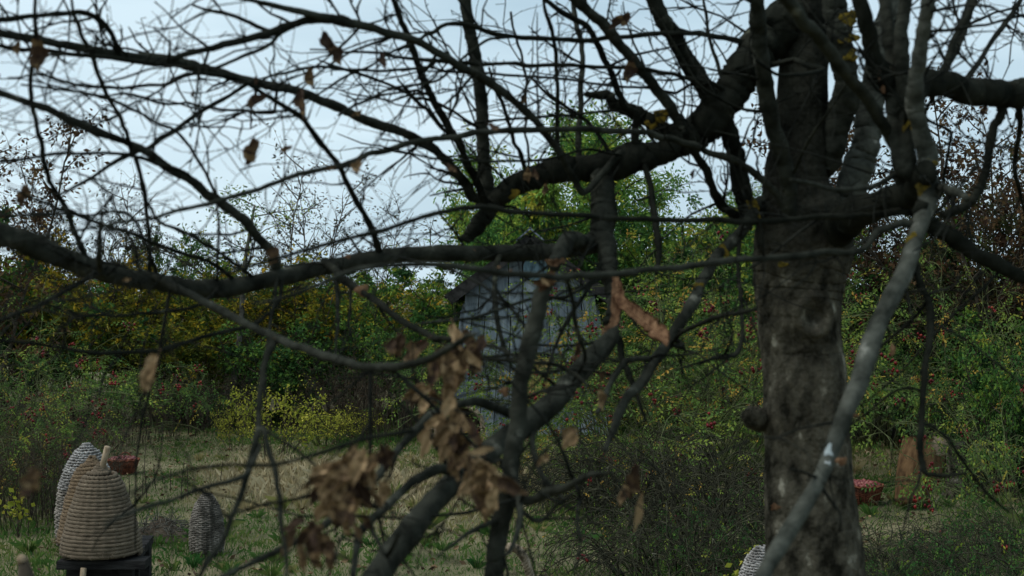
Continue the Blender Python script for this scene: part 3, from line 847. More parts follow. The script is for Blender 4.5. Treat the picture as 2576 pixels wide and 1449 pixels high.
# ------------------------------------------------------------------ the shingled hut
def hut():
    D = 19.0
    X0 = P(1333, 0, D)[0]
    o = thing('shingled_hut', 'small grey shingled hut with steep gable behind the rosehips', 'hut', (X0, D, 0))
    r = np.random.default_rng(41)
    zg = 2.62
    def half(z):                                   # half width of the battered front wall
        return 1.08 - .115 * z
    slope = .80 / 1.10
    def zroof(x):
        return zg - abs(x) * slope
    # dark core so nothing shows through the joints
    b = MB()
    prof = [(-half(0) + .03, 0), (half(0) - .03, 0), (half(1.75) - .03, 1.78), (0, zg - .1), (-half(1.75) + .03, 1.78)]
    v = [(x, .05, z) for x, z in prof] + [(x, 2.2, z) for x, z in prof]
    b.add(v, [[0, 1, 2], [0, 2, 4], [4, 2, 3], [5, 7, 6], [5, 9, 7], [9, 8, 7]], [[0, 5, 6, 1], [1, 6, 7, 2], [2, 7, 8, 3], [3, 8, 9, 4], [4, 9, 5, 0]])
    b.build('wall', M['hut_dark'], o, smooth=False)
    # shingle courses, each overlapping the one below
    rows = [(0.02, .62, .02), (.50, 1.12, .05), (1.04, 1.70, .08), (1.63, 2.02, .11), (1.95, zg, .14)]
    for ri, (z0, z1, out) in enumerate(rows):
        w = .188
        hw = half(z0) + (.05 if ri == 2 else 0)
        n = int(round(2 * hw / w))
        for i in range(n):
            xc0 = -hw + (i + .5) * 2 * hw / n
            f1 = half(min(z1, 1.9)) / half(z0)
            zt = z1
            if ri >= 3:
                zt = min(z1, zroof(xc0) - .02)
                if zt - z0 < .06:
                    continue
            if ri == 3 and abs(xc0) > half(z0) - .02:
                continue
            xc1 = xc0 * f1
            dz = r.normal(0, .018) - (.03 if (ri in (2, 3) and i == 0) else 0)
            hw0 = hw / n - r.uniform(.004, .009)
            hw1 = hw0 * f1
            yf = -out - r.uniform(0, .012)
            th = .022
            za = max(.0, z0 + dz)
            def top(x):
                return min(zt, zroof(x) - .015) if ri >= 3 else zt
            xl, xr = xc1 - hw1, xc1 + hw1
            v = [(xc0 - hw0, yf, za), (xc0 + hw0, yf, za + r.normal(0, .006)), (xr, yf + .04, top(xr)), (xl, yf + .04, top(xl))]
            v += [(x, y + th, z) for x, y, z in v]
            s = MB()
            s.add(v, None, [[0, 1, 2, 3], [5, 4, 7, 6], [0, 4, 5, 1], [1, 5, 6, 2], [2, 6, 7, 3], [3, 7, 4, 0]])
            s.build('shingle', M['shingle'], o, smooth=False)
    # side walls of upright boards
    for sgn in (-1, 1):
        for k in range(9):
            s = MB()
            s.box((sgn * (half(.9) + .012), .16 + k * .235, .9), (.03, .22, 1.78), Matrix.Rotation(-sgn * .115, 3, 'Y'))
            s.build('wall_board', M['shingle'], o, smooth=False)
    # roof: thick dark boards overlapping down both slopes
    for sgn in (-1, 1):
        ang = math.atan(slope)
        for k in range(6):
            t = (k + .5) / 6 * 1.36
            x = sgn * t * math.cos(ang)
            z = zg + .07 - t * math.sin(ang) + (0.012 * (k % 2)) - .02
            s = MB()
            s.box((x, .98, z), (.27, 2.7, .035), Matrix.Rotation(sgn * ang * (1 + .05 * r.normal()), 3, 'Y'))
            s.build('roof_board', M['roof_wood'], o, smooth=False)
        s = MB()
        s.box((sgn * .66 * math.cos(ang), -.36, zg + .01 - .66 * math.sin(ang)), (1.34, .035, .15), Matrix.Rotation(sgn * ang, 3, 'Y'))
        s.build('barge_board', M['roof_wood'], o, smooth=False)
        # rounded log end under the eave
        s = MB()
        s.tube([(sgn * 1.0, -.3, 1.86), (sgn * 1.0, 2.1, 1.86)], .055, 10)
        s.build('eave_log', M['roof_wood'], o)
    # pale ridge caps meeting at the peak
    for sgn in (-1, 1):
        s = MB()
        s.box((sgn * .085, -.39, zg + .085), (.26, .03, .022), Matrix.Rotation(sgn * .72, 3, 'Y'))
        s.build('ridge_cap', M['shingle'], o, smooth=False)
    # round blue board set in the gable
    for k in range(3):
        s = MB()
        xs0 = -.16 + k * .108
        pr = []
        for t in np.linspace(0, 1, 7):
            x = xs0 + .104 * t
            hh = math.sqrt(max(0, .163 ** 2 - x * x))
            pr.append((x, hh))
        up_ = [(x + .07, -.185, 2.26 + h) for x, h in pr]
        lo_ = [(x + .07, -.185, 2.26 - h) for x, h in pr]
        v = lo_ + up_ + [(x, y + .02, z) for x, y, z in lo_] + [(x, y + .02, z) for x, y, z in up_]
        q = []
        for a in range(6):
            q += [[a, a + 1, 7 + a + 1, 7 + a], [14 + a + 1, 14 + a, 21 + a, 21 + a + 1], [a + 1, a, 14 + a, 15 + a], [7 + a, 8 + a, 22 + a, 21 + a]]
        q += [[0, 7, 21, 14], [6, 20, 27, 13]]
        s.add(v, None, q)
        s.build('gable_board', M['blue_paint'], o, smooth=False)
    s = MB()
    th = np.linspace(0, 2 * math.pi, 41)
    s.tube(np.stack([.07 + .175 * np.cos(th), np.full(41, -.195), 2.26 + .175 * np.sin(th)], -1), .011, 6, False)
    s.build('round_frame', M['hut_dark'], o)
    # small yellow plank door with two rails
    door = MB()
    door.box((.06, -.115, .74), (.40, .02, .70))
    dd = door.build('door', M['hut_dark'], o, smooth=False)
    for k in range(4):
        s = MB()
        s.box((-.09 + k * .1, -.14, .74 + r.normal(0, .01)), (.092, .022, .66 + r.normal(0, .02)))
        s.build('plank', M['yellow_wood'], dd, smooth=False)
    for z in (.55, .93):
        s = MB()
        s.box((.06, -.163, z), (.42, .022, .05), Matrix.Rotation(.03, 3, 'Y'))
        s.build('rail', M['yellow_wood'], dd, smooth=False)
    s = MB()
    s.box((.06, -.14, 1.115), (.62, .04, .035))
    s.build('lintel', M['hut_dark'], o, smooth=False)
hut()

# basket lying on its side at the hut's foot, its mouth to the camera
def lying_basket():
    d = 17.6
    c = P(1157, 1062, d)
    o = thing('lying_basket', 'round woven basket lying on its side with dark mouth at the hut foot', 'basket', (c[0], d, 0))
    R = .27
    zc = .20
    th = np.linspace(0, 2 * math.pi, 61)
    r = np.random.default_rng(51)
    b = MB()
    for k in range(26):
        y = k * .026
        rr = R * (1 + .06 * math.sin(k / 25 * math.pi)) * (1 - .35 * (k / 25) ** 3)
        wob = 1 + .014 * np.cos(th * 15 + math.pi * (k % 2))
        b.tube(np.stack([rr * wob * np.cos(th), np.full(61, y), zc + .06 + rr * wob * np.sin(th)], -1), .015, 5, False)
    b.build('weave', M['rope'], o)['kind'] = 'stuff'
    for k in range(3):
        s = MB()
        wob = 1 + .012 * np.sin(th * 20 + k * 2)
        s.tube(np.stack([(R + .012 + .012 * k) * wob * np.cos(th), np.full(61, -.02 + .012 * k), zc + .06 + (R + .012 + .012 * k) * wob * np.sin(th)], -1), .016, 6, False)
        s.build('rim', M['rope'], o)
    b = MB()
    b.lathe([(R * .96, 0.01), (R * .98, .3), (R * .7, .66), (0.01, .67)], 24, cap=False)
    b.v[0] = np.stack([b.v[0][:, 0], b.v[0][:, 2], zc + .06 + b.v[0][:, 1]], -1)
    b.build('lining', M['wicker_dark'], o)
    b = MB()
    for k in range(90):
        a = r.uniform(math.pi * .9, math.pi * 2.1)
        w = walk(r, [1.1 * R * math.cos(a), -.05, max(.03, zc + R * math.sin(a))], [r.normal() - .4, -.6, .5], r.uniform(.08, .22), 4, .25, .3)
        b.tube(w, .004, 4)
    b.build('loose_straw', M['rope'], o)['kind'] = 'stuff'
lying_basket()

# ------------------------------------------------------------------ skeps
SKEP = [(0.0, .236), (.04, .238), (.12, .232), (.34, .209), (.52, .184), (.67, .158), (.80, .137), (.88, .120), (.94, .100), (.975, .078), (1.0, .045)]
def prof_at(prof, t):
    a = np.array(prof)
    return np.interp(t, a[:, 0], a[:, 1])

def coil_mesh(H, prof, m, seed, turns=23):
    r = np.random.default_rng(seed)
    n = turns * 110
    t = np.linspace(0, 1, n)
    th = t * turns * 2 * math.pi
    z = .014 + t * (H - .02)
    rad = prof_at(prof, t) + .004 * np.sin(th * 1.0 + 1) + r.normal(0, .0006, n)
    turn = np.interp(t * turns, np.arange(turns + 1), r.normal(0, .0028, turns + 1))
    rad = (rad + turn) * (1 + .014 * np.sin(th + .6 + z * 3) + .010 * np.sin(th * 2 + z * 8))
    pts = np.stack([rad * np.cos(th), rad * np.sin(th), z + .003 * np.sin(th * 2)], -1)
    cr = H / turns * .60
    stitch = np.cos(np.cumsum(np.full(n, 1.0)) * 2 * math.pi / 5.0)
    b = MB()
    b.tube(pts, cr * (1 + .13 * stitch + r.normal(0, .03, n)), 7)
    return b.mesh('straw_coil', m)

def straw_skep(label, loc, rz, H, m, tip_dir, peg=True, seed=1, lean=(0, 0)):
    o = thing('straw_skep', label, 'bee skep', loc, rz, 'straw skeps')
    o.rotation_euler = (lean[0], lean[1], rz)
    me = coil_mesh(H, SKEP, m, seed)
    c = bpy.data.objects.new('straw_coil', me); COL.objects.link(c); c.parent = o
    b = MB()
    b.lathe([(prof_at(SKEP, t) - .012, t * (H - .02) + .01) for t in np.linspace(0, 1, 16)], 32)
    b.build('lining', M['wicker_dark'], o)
    # lumpy straw knot round the crown
    r = np.random.default_rng(seed + 5)
    b = MB()
    for k in range(5):
        th = np.linspace(0, 2 * math.pi * .9, 18) + k
        rr = .055 - k * .009
        b.tube(np.stack([rr * np.cos(th) + r.normal(0, .002, 18), rr * np.sin(th), H - .015 + k * .012 + r.normal(0, .003, 18)], -1), .011, 6)
    b.build('straw_knot', m, o)
    b = MB()
    for k in range(60):
        a = r.uniform(0, 6.283)
        w = walk(r, [.235 * math.cos(a), .235 * math.sin(a), r.uniform(.0, .06)], [math.cos(a), math.sin(a), r.normal(0, .5)], r.uniform(.02, .07), 3, .3, .3)
        b.tube(w, .0016, 3)
    b.build('loose_straw', m, o)['kind'] = 'stuff'
    if peg:
        b = MB()
        p0 = np.array([0, 0, H - .03])
        b.tube([p0, p0 + np.array(tip_dir) * .5, p0 + np.array(tip_dir)], [.018, .0195, .020], 12)
        b.build('peg', M['pale_wood'], o)
    return o

BZ = .325
s1 = straw_skep('large front straw skep with peg on its crown standing on dark bench', ((252 - 1288) / FOC * 8.9, 8.9, BZ), .3, .53, M['straw'], (.055, -.03, .185), True, 3)
s1.rotation_euler = (0, 0, 0)
s2 = straw_skep('ochre straw skep half hidden behind the large front one', ((232 - 1288) / FOC * 9.5, 9.5, .30), 1.1, .535, M['straw_ochre'], (0, 0, .1), False, 8)
s2.scale = (.92, .92, 1.0)

def bench():
    d = 8.95
    c = P(262, 0, d)
    o = thing('wooden_bench', 'dark wooden bench carrying the straw skeps', 'bench', (c[0], d, 0), 0.06)
    for k, (y, ln) in enumerate(((-.14, .54), (.04, .44), (.22, .40), (.42, .38), (.60, .36))):
        b = MB()
        b.box((.03 * (k == 0), y, BZ - .028), (ln, .165, .05), Matrix.Rotation(.02 * (k - 1), 3, 'Z'))
        b.build('plank', M['dark_wood'], o, smooth=False)
    for x, y in ((-.17, -.05), (.15, -.05), (-.17, .5), (.15, .5)):
        b = MB()
        b.box((x, y, .13), (.085, .085, .30))
        b.build('leg', M['dark_wood'], o, smooth=False)
    b = MB()
    b.box((0, .04, .20), (.42, .05, .08))
    b.build('rail', M['dark_wood'], o, smooth=False)
    b = MB()
    b.tube([(-.075, -.26, .10), (-.07, -.27, .22), (-.062, -.275, .292)], [.019, .0185, .018], 12)
    b.build('peg', M['pale_wood'], o)
bench()

def wicker_meshes(key, H, prof, rows, stakes, m, seed, wr, sr, t0=0.0, t1=1.0):
    r = np.random.default_rng(seed)
    n = stakes * 4
    th = np.linspace(0, 2 * math.pi, n + 1)
    b = MB()
    for k in range(rows):
        t = (k + .5) / rows
        rad = prof_at(prof, t)
        if rad < .02 or not t0 <= t < t1: continue
        ph = math.pi * (k % 2)
        wob = wr * 1.0 * np.cos(th * stakes / 2 + ph)
        zz = t * H + r.normal(0, wr * .25, n + 1) + .003 * np.sin(th * 2 + k)
        zz[-1] = zz[0]
        rr = rad + wob + r.normal(0, wr * .12, n + 1); rr[-1] = rr[0]
        rw = wr * r.uniform(.75, 1.15)
        b.tube(np.stack([rr * np.cos(th), rr * np.sin(th), zz], -1), rw, 5, False)
    weave = b.mesh('weave', m)
    st = []
    tt = np.linspace(0, 1, 14)
    for s in range(stakes):
        a = 2 * math.pi * s / stakes
        q = MB()
        rad = np.maximum(prof_at(prof, tt), .004)
        q.tube(np.stack([rad * math.cos(a), rad * math.sin(a), tt * H * 1.005 - .02], -1), sr, 5)
        st.append(q.mesh('stake', m))
    q = MB()
    q.lathe([(max(.003, prof_at(prof, t) - wr * 1.3), t * H * .985) for t in tt], 24)
    return weave, st, q.mesh('lining', M['wicker_dark'])

WPROF = [(0, .92), (.15, 1.0), (.35, 1.0), (.55, .92), (.70, .78), (.82, .60), (.92, .36), (1.0, .06)]
def wicker_skep(label, loc, H, Rm, m, seed, rows, stakes, daubed=False, rz=0.0):
    o = thing('wicker_skep', label, 'bee skep', loc, rz, 'wicker skeps')
    pr = [(a, b_ * Rm) for a, b_ in WPROF]
    wr, sr = H / rows * .43, H / rows * .36
    split = .56 if daubed else 1.0
    weave, st, lin = wicker_meshes('w', H, pr, rows, stakes, m, seed, wr, sr, 0.0, split)
    ps = [('weave', weave), ('lining', lin)] + [('stake', q) for q in st]
    if daubed:
        pale, _, _ = wicker_meshes('w', H, pr, rows, stakes, M['wicker_pale'], seed + 1, wr * 1.12, sr, split, 1.01)
        ps.append(('pale_weave', pale))
    for nm, me in ps:
        c = bpy.data.objects.new(nm, me); COL.objects.link(c); c.parent = o
        if 'weave' in nm: c['kind'] = 'stuff'
    return o
wicker_skep('tall grey wicker skep with pale woven dome behind the straw skeps', ((218 - 1288) / FOC * 11.0, 11.0, 0), .80, .225, M['wicker'], 61, 44, 30, True)
wicker_skep('small wicker skep standing alone on the grass', ((520 - 1288) / FOC * 10.8, 10.8, 0), .455, .128, M['wicker'], 62, 36, 24, False, .4)
wicker_skep('pale wicker skep showing only its dome beside the big trunk', ((1918 - 1288) / FOC * 8.4, 8.4, 0), .49, .15, M['wicker_pale'], 63, 36, 26, True, .9)

# ------------------------------------------------------------------ fruit baskets
def fruit_mesh():
    b = MB()
    pr = [(.0015, -.80), (.30, -.92), (.62, -.78), (.90, -.35), (1.0, .1), (.90, .55), (.62, .84), (.30, .90), (.08, .74)]
    b.lathe([(a * .5, c * .5) for a, c in pr], 10)
    return b.mesh('red_fruit', M['fruit'])
FRUIT = fruit_mesh()
def fruit_basket(label, flabel, u, v, wpx, hpx, handle, seed, nf):
    d = ground_d(v)
    c = P(u, v, d)
    o = thing('fruit_basket', label, 'basket', (c[0], d, 0), 0, 'baskets of red fruit')
    Rt = wpx / FOC * d / 2
    H = hpx / FOC * d
    pr = [(0, Rt * .66), (.4, Rt * .82), (1.0, Rt)]
    rows = 15
    weave, st, lin = wicker_meshes('b', H, pr, rows, 18, M['basket'], seed, H / rows * .36, H / rows * .4)
    lb = MB()
    lb.lathe([(Rt * .60, .01), (Rt * .78, H * .4), (Rt * .92, H * .84), (.01, H * .86)], 24)
    for nm, me in [('weave', weave), ('lining', lb.mesh('lining', M['wicker_dark']))] + [('stake', s) for s in st]:
        q = bpy.data.objects.new(nm, me); COL.objects.link(q); q.parent = o
        if nm == 'weave': q['kind'] = 'stuff'
    th = np.linspace(0, 2 * math.pi, 61)
    b = MB()
    b.tube(np.stack([(Rt + .004) * np.cos(th), (Rt + .004) * np.sin(th), H + .006 * np.cos(th * 14)], -1), .011, 6, False)
    b.build('rim', M['basket'], o)
    if handle:
        b = MB()
        a = np.linspace(0, math.pi, 17)
        b.tube(np.stack([Rt * .42 * np.cos(a), np.full(17, Rt * .5), H - .01 + .075 * np.sin(a)], -1), .009, 6)
        b.build('handle', M['basket'], o)
    r = np.random.default_rng(seed)
    k = 0
    for i in range(nf):
        rr = Rt * .84 * math.sqrt((i + .5) / nf)
        a = i * 2.39996
        f = bpy.data.objects.new('red_fruit', FRUIT)
        COL.objects.link(f)
        s = r.uniform(.033, .043)
        f.scale = (s, s, s)
        f.location = (c[0] + rr * math.cos(a), d + rr * math.sin(a), H * .93 + .035 * (1 - (rr / Rt) ** 2) + r.uniform(-.006, .012))
        f.rotation_euler = (r.uniform(-1, 1), r.uniform(-1, 1), r.uniform(0, 6))
        tag(f, flabel, 'fruit', 'red fruit in the ' + ('left' if handle else 'right') + ' basket')
fruit_basket('small red brown wicker basket of fruit behind the straw skeps', 'small red fruit heaped in the basket behind the straw skeps', 310, 1192, 76, 36, True, 71, 60)
fruit_basket('round dark wicker basket of red fruit right of the big trunk', 'small red fruit heaped in the basket right of the big trunk', 2172, 1268, 96, 48, False, 72, 85)

# ------------------------------------------------------------------ bark sheet, stump, rope, stake
def bark_sheet():
    d = 12.9
    base = P(2300, 1266, d)
    o = thing('bark_sheet', 'curled sheet of brown bark leaning upright before the dark stump', 'bark sheet', (base[0], d, 0))
    r = np.random.default_rng(81)
    axis = nz(np.array([.085, .10, .53]))
    xa = nz(np.array([1, .15, -.15])); ya = nz(np.cross(axis, xa))
    N, K = 18, 22
    def sheet(a0, a1, R, L0, L1, cut, sh=0.0):
        b = MB()
        for side, off in ((0, 0.0), (1, .010)):
            V = []
            for i in range(N):
                t = i / (N - 1)
                for k in range(K):
                    s = k / (K - 1)
                    a = a0 + (a1 - a0) * s
                    low = cut(s)
                    z = low + (L1 - low) * t
                    rr = (R + off) * (1 + .10 * math.sin(t * 3.2) + .03 * math.sin(a * 5))
                    V.append(xa * rr * math.cos(a) + ya * rr * math.sin(a) + xa * sh + axis * z + np.array([0, 0, .02]))
            i = np.arange(N - 1)[:, None] * K; j = np.arange(K - 1)[None]
            q = np.stack([i + j, i + j + 1, i + K + j + 1, i + K + j], -1).reshape(-1, 4)
            b.add(np.array(V), None, q)
        M_ = N * K
        edge = [(k, k + 1) for k in range(K - 1)] + [((N - 1) * K + k, (N - 1) * K + k + 1) for k in range(K - 1)] + \
               [(i * K, (i + 1) * K) for i in range(N - 1)] + [(i * K + K - 1, (i + 1) * K + K - 1) for i in range(N - 1)]
        b.q.append(np.array([[a, c, c + M_, a + M_] for a, c in edge])); b.qt.append(np.full(len(edge), .5))
        return b
    sheet(math.pi * .62, math.pi * 1.62, .125, 0, .55, lambda s: .16 * abs(s - .55) ** 1.3).build('left_flap', M['bark_sheet'], o)
    sheet(-math.pi * .62, math.pi * .10, .105, 0, .56, lambda s: .10 + .18 * s, .045).build('right_flap', M['bark_sheet'], o)
    b = MB()
    p = [xa * .02 + ya * -.10 + axis * .10, xa * .03 + ya * -.105 + axis * .2, xa * .05 + ya * -.10 + axis * .33]
    b.tube(p, [.008, .012, .007], 5)
    b.build('split_edge', M['bark_sheet_pale'], o)
    sheet(math.pi * -.58, math.pi * .0, .118, 0, .57, lambda s: .40 + .05 * s, .045).build('pale_top', M['bark_sheet_pale'], o)
    o.scale = (1.3, 1.1, 1.12)
    for k in range(5):
        b = MB()
        x = -.02 + .03 * k
        w = walk(r, xa * x + ya * -.13 + axis * .02, [r.normal(0, .35), -.2, 1], r.uniform(.2, .45), 6, .1)
        b.tube(w, .003, 4)
        b.build('stalk', M['stem_grey'], o)
bark_sheet()

def stump():
    d = 13.6
    x = P(2405, 0, d)[0]
    o = thing('tree_stump', 'dark tree stump behind the curled bark sheet', 'tree stump', (x, d, 0))
    b = MB()
    th = np.linspace(0, 2 * math.pi, 29)[:-1]
    r = np.random.default_rng(82)
    zs = [-.05, .02, .08, .18, .3, .42, .5]
    V = []
    for z in zs:
        rr = (.085 + .06 * math.exp(-max(z, 0) / .06)) * (1 + .09 * np.sin(th * 5 + z * 3) + r.normal(0, .02, 28))
        V.append(np.stack([rr * np.cos(th), rr * np.sin(th), np.full(28, z) + (z > .45) * .03 * np.cos(th)], -1))
    i = np.arange(6)[:, None] * 28; j = np.arange(28)[None]; k = (j + 1) % 28
    b.add(np.concatenate(V), None, np.stack([i + j, i + k, i + 28 + k, i + 28 + j], -1).reshape(-1, 4))
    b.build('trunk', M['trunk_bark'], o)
    b = MB()
    top = V[-1] * np.array([.97, .97, 1]) + np.array([0, 0, -.001])
    b.add(np.concatenate([top, [top.mean(0)]]), [[a, (a + 1) % 28, 28] for a in range(28)])
    b.build('cut_face', M['dark_wood'], o)
stump()

def rope():
    d = 8.3
    o = thing('straw_rope', 'twisted straw rope end curving up out of the brambles', 'rope', tuple(P(1338, 1500, d)))
    loc = o.location.copy()
    ctrl = [(1352, 1640), (1348, 1520), (1332, 1440), (1320, 1405), (1303, 1382), (1285, 1374), (1277, 1385)]
    pts = np.array([P(u, v, d - .02 * i) for i, (u, v) in enumerate(ctrl)])
    pts[0][2] = 0.0
    tt = np.linspace(0, len(pts) - 1, 70)
    pts = np.stack([np.interp(tt, range(len(ctrl)), pts[:, a]) for a in range(3)], -1)
    tan = nz(np.gradient(pts, axis=0))
    a = nz(np.cross(tan, [0, 1, 0])); c = np.cross(tan, a)
    for s in range(3):
        ph = np.linspace(0, 2 * math.pi * 9, 70) + s * 2.094
        b = MB()
        b.tube(pts + a * (np.cos(ph) * .015)[:, None] + c * (np.sin(ph) * .015)[:, None], .014 * np.linspace(1.1, .8, 70), 6)
        b.build('strand', M['rope'], o, offset=loc)
rope()

def stake():
    d = 2.9
    o = thing('weathered_stake', 'thin weathered stake with pale top in the bottom left corner', 'stake', tuple(P(62, 1400, d)))
    loc = o.location.copy()
    p = [P(70, 3200, d), P(66, 1500, d), P(58, 1412, d)]
    p[0][2] = -.05
    b = MB()
    b.tube([p[0], (p[0] + p[1]) / 2, p[1], (p[1] + p[2]) / 2 + np.array([.004, 0, 0]), p[2]], [.021, .019, .023, .017, .011], 10)
    b.build('post', M['stem'], o, offset=loc)
    b = MB()
    b.tube([p[2] + [0, 0, -.002], p[2] + [-.004, 0, .008], p[2] + [-.006, 0, .014]], [.013, .010, .004], 8)
    b.build('pale_top', M['pale_wood'], o, offset=loc)
stake()

# ------------------------------------------------------------------ the big forked tree in front
RT = np.random.default_rng(404)
TREE = thing('bare_tree', 'big forked bare tree with rough grey trunk and low limbs in front of everything', 'tree', (P(2050, 0, 4.2)[0], 4.2, 0))
SAP = thing('young_tree', 'thin dark young tree with snapped orange top in front of the hut', 'tree', (P(1215, 0, 2.7)[0], 2.7, 0))
TL, SL = TREE.location.copy(), SAP.location.copy()
BRANCHES = {}

def smooth_path(a, per=6):
    a = np.asarray(a, float)
    n = len(a)
    if n < 3:
        t = np.linspace(0, 1, per * 2)[:, None]
        return a[0] * (1 - t) + a[-1] * t
    ext = np.concatenate([[2 * a[0] - a[1]], a, [2 * a[-1] - a[-2]]])
    out = []
    for i in range(n - 1):
        p0, p1, p2, p3 = ext[i:i + 4]
        t = np.linspace(0, 1, per, endpoint=False)[:, None]
        out.append(.5 * ((2 * p1) + (-p0 + p2) * t + (2 * p0 - 5 * p1 + 4 * p2 - p3) * t ** 2 + (-p0 + 3 * p1 - 3 * p2 + p3) * t ** 3))
    out.append(a[-1:])
    return np.concatenate(out)

def near_on(key, u, v):
    pts = BRANCHES[key][0]
    pu = 1288 + pts[:, 0] / pts[:, 1] * FOC
    pv = 724.5 - (pts[:, 2] - CAM_Z) / pts[:, 1] * FOC
    return int(np.argmin((pu - u) ** 2 + (pv - v) ** 2))

def trace(key, uvw, d0=None, d1=None, attach=None, part='branch', m='bark', tree=TREE, wob=1.0, sides=10, make=True, kink=1.0):
    """a branch from its base to its tip; the base grows out of the branch it is attached to"""
    uvw = np.array(uvw, float)
    if attach:
        j = near_on(attach, uvw[0, 0], uvw[0, 1])
        d0 = BRANCHES[attach][0][j][1]
    if d1 is None:
        d1 = d0
    uvw[:, 2] *= 1 + .14 * np.clip((34 - uvw[:, 2]) / 16, 0, 1)
    if key not in ('trunk', 'sapling', 'broken', 'pole'):
        kk = smooth_path(uvw, 2)                      # kinks between the traced points
        kk[1:-1, :2] += RT.normal(0, 1, (len(kk) - 2, 2)) * np.clip(2.2 - kk[1:-1, 2:3] * .045, .15, 1.6) * kink
        uvw = kk
    path = smooth_path(uvw)
    seg = np.r_[0, np.cumsum(np.hypot(np.diff(path[:, 0]), np.diff(path[:, 1])))]
    s = seg / seg[-1]
    d = d0 + (d1 - d0) * s
    pts = np.stack([(path[:, 0] - 1288) / FOC * d, d, CAM_Z - (path[:, 1] - 724.5) / FOC * d], -1)
    rad = np.maximum(path[:, 2], 2.5) / 2 / FOC * d
    n = len(pts)
    w = np.cumsum(RT.normal(0, 1, (n, 3)), 0)
    w = w - np.linspace(0, 1, n)[:, None] * w[-1]
    pts = pts + w * (rad * .065 * wob)[:, None]
    if key != 'trunk':
        kn = np.convolve(RT.normal(0, 1, n + 8), np.hanning(9) / 2.0, 'valid')[:n] * np.where(uvw[:, 2].mean() > 30, .030, .055)
        rad = rad * (1 + kn + RT.normal(0, .008, n))
    if attach:
        c = BRANCHES[attach][0][j]
        pts = np.concatenate([c[None], pts]); rad = np.r_[rad[0], rad]
    if make:
        k = len(pts)
        b = MB()
        ang = np.arange(sides) * 2 * math.pi / sides
        rr = rad[:, None] * (1 + .05 * np.sin(ang[None] * 2 + np.arange(k)[:, None] * .35) + RT.normal(0, .02, (k, sides)))
        b.tube(pts, rr, sides)
        BRANCHES[key] = (pts, rad, tree)
        return b.build(part, M[m], tree, offset=tree.location)
    BRANCHES[key] = (pts, rad, tree)

# trunk with furrowed bark
trace('trunk', [(2052, 2440, 350), (2046, 2330, 285), (2040, 1800, 255), (2038, 1449, 244), (2030, 1300, 230), (2020, 1150, 213), (2016, 1000, 207), (2006, 883, 202), (2004, 783, 207),
      (2010, 690, 230), (2020, 616, 246), (2014, 550, 222), (2000, 483, 168), (2004, 400, 146), (2012, 300, 130), (2016, 200, 122), (2020, 100, 116), (2022, 0, 108), (2024, -150, 92), (2040, -350, 90), (2060, -600, 45)],
      4.2, 4.2, part='trunk', wob=.2, make=False)
def trunk():
    pts, rad, _ = BRANCHES['trunk']
    n, S = 420, 96
    f = np.linspace(0, len(pts) - 1, n)
    p = np.stack([np.interp(f, range(len(pts)), pts[:, a]) for a in range(3)], -1)
    r_ = np.interp(f, range(len(pts)), rad)
    ang = np.arange(S) * 2 * math.pi / S
    A, Z = np.meshgrid(ang, p[:, 2])
    rel = 1 + .030 * np.sin(A * 3 + Z * 2.1) + .02 * np.sin(A * 5 - Z * 3 + 1)
    ridge = np.abs(np.sin(A * 11 + 1.1 * np.sin(Z * 5) + .5 * np.sin(Z * 13 + A * 2))) ** .6
    ridge2 = np.abs(np.sin(A * 23 + 1.2 * np.sin(Z * 11) + Z * 2)) ** .7
    rel += .030 * (ridge - .6) + .014 * (ridge2 - .6) + .010 * np.sin(A * 37 + 3 * np.sin(Z * 14)) * np.sin(Z * 21 + A * 3)
    # a ringed knot to the right below the fork
    ka, kz = -math.pi * .5 + .55, CAM_Z - (792 - 724.5) / FOC * 4.2
    tan = nz(np.gradient(p, axis=0)); ref = np.array([1.0, 0, 0])
    a = nz(np.cross(tan, ref)); b_ = np.cross(tan, a)
    ring = p[:, None] + (np.cos(ang)[None] * r_[:, None] * rel)[..., None] * a[:, None] + (np.sin(ang)[None] * r_[:, None] * rel)[..., None] * b_[:, None]
    kc = P(2048, 795, 4.2 - .115)
    dist = np.linalg.norm((ring - kc) * np.array([1, 1, .85]), axis=-1)
    bump = .020 * np.exp(-((dist - .042) / .016) ** 2) - .030 * np.exp(-(dist / .026) ** 2)
    kb = P(1896, 1052, 4.2)
    db = np.linalg.norm(ring - kb, axis=-1)
    bump = bump + .040 * np.exp(-(db / .030) ** 2)
    kc2 = P(2000, 860, 4.2 - .115)
    bump = bump - .012 * np.exp(-(np.linalg.norm(ring - kc2, axis=-1) / .06) ** 2)
    out = nz(ring - p[:, None])
    ring = ring + out * bump[..., None]
    zf = CAM_Z - (655 - 724.5) / FOC * 4.2
    cut = int(np.argmin(np.abs(p[:, 2] - zf)))
    i = np.arange(n - 1)[:, None] * S; j = np.arange(S)[None]; k = (j + 1) % S
    q = np.stack([i + j, i + k, i + S + k, i + S + j], -1)
    b = MB()
    b.add(ring.reshape(-1, 3), None, q.reshape(-1, 4))
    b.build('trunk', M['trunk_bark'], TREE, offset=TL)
    b = MB()
    c0 = P(1912, 1058, 4.2)
    b.tube([c0, P(1898, 1052, 4.17), P(1884, 1040, 4.15), P(1878, 1030, 4.15)], np.array([.036, .036, .028, .010]), 12)
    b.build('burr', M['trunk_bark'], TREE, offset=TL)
trunk()

T = trace
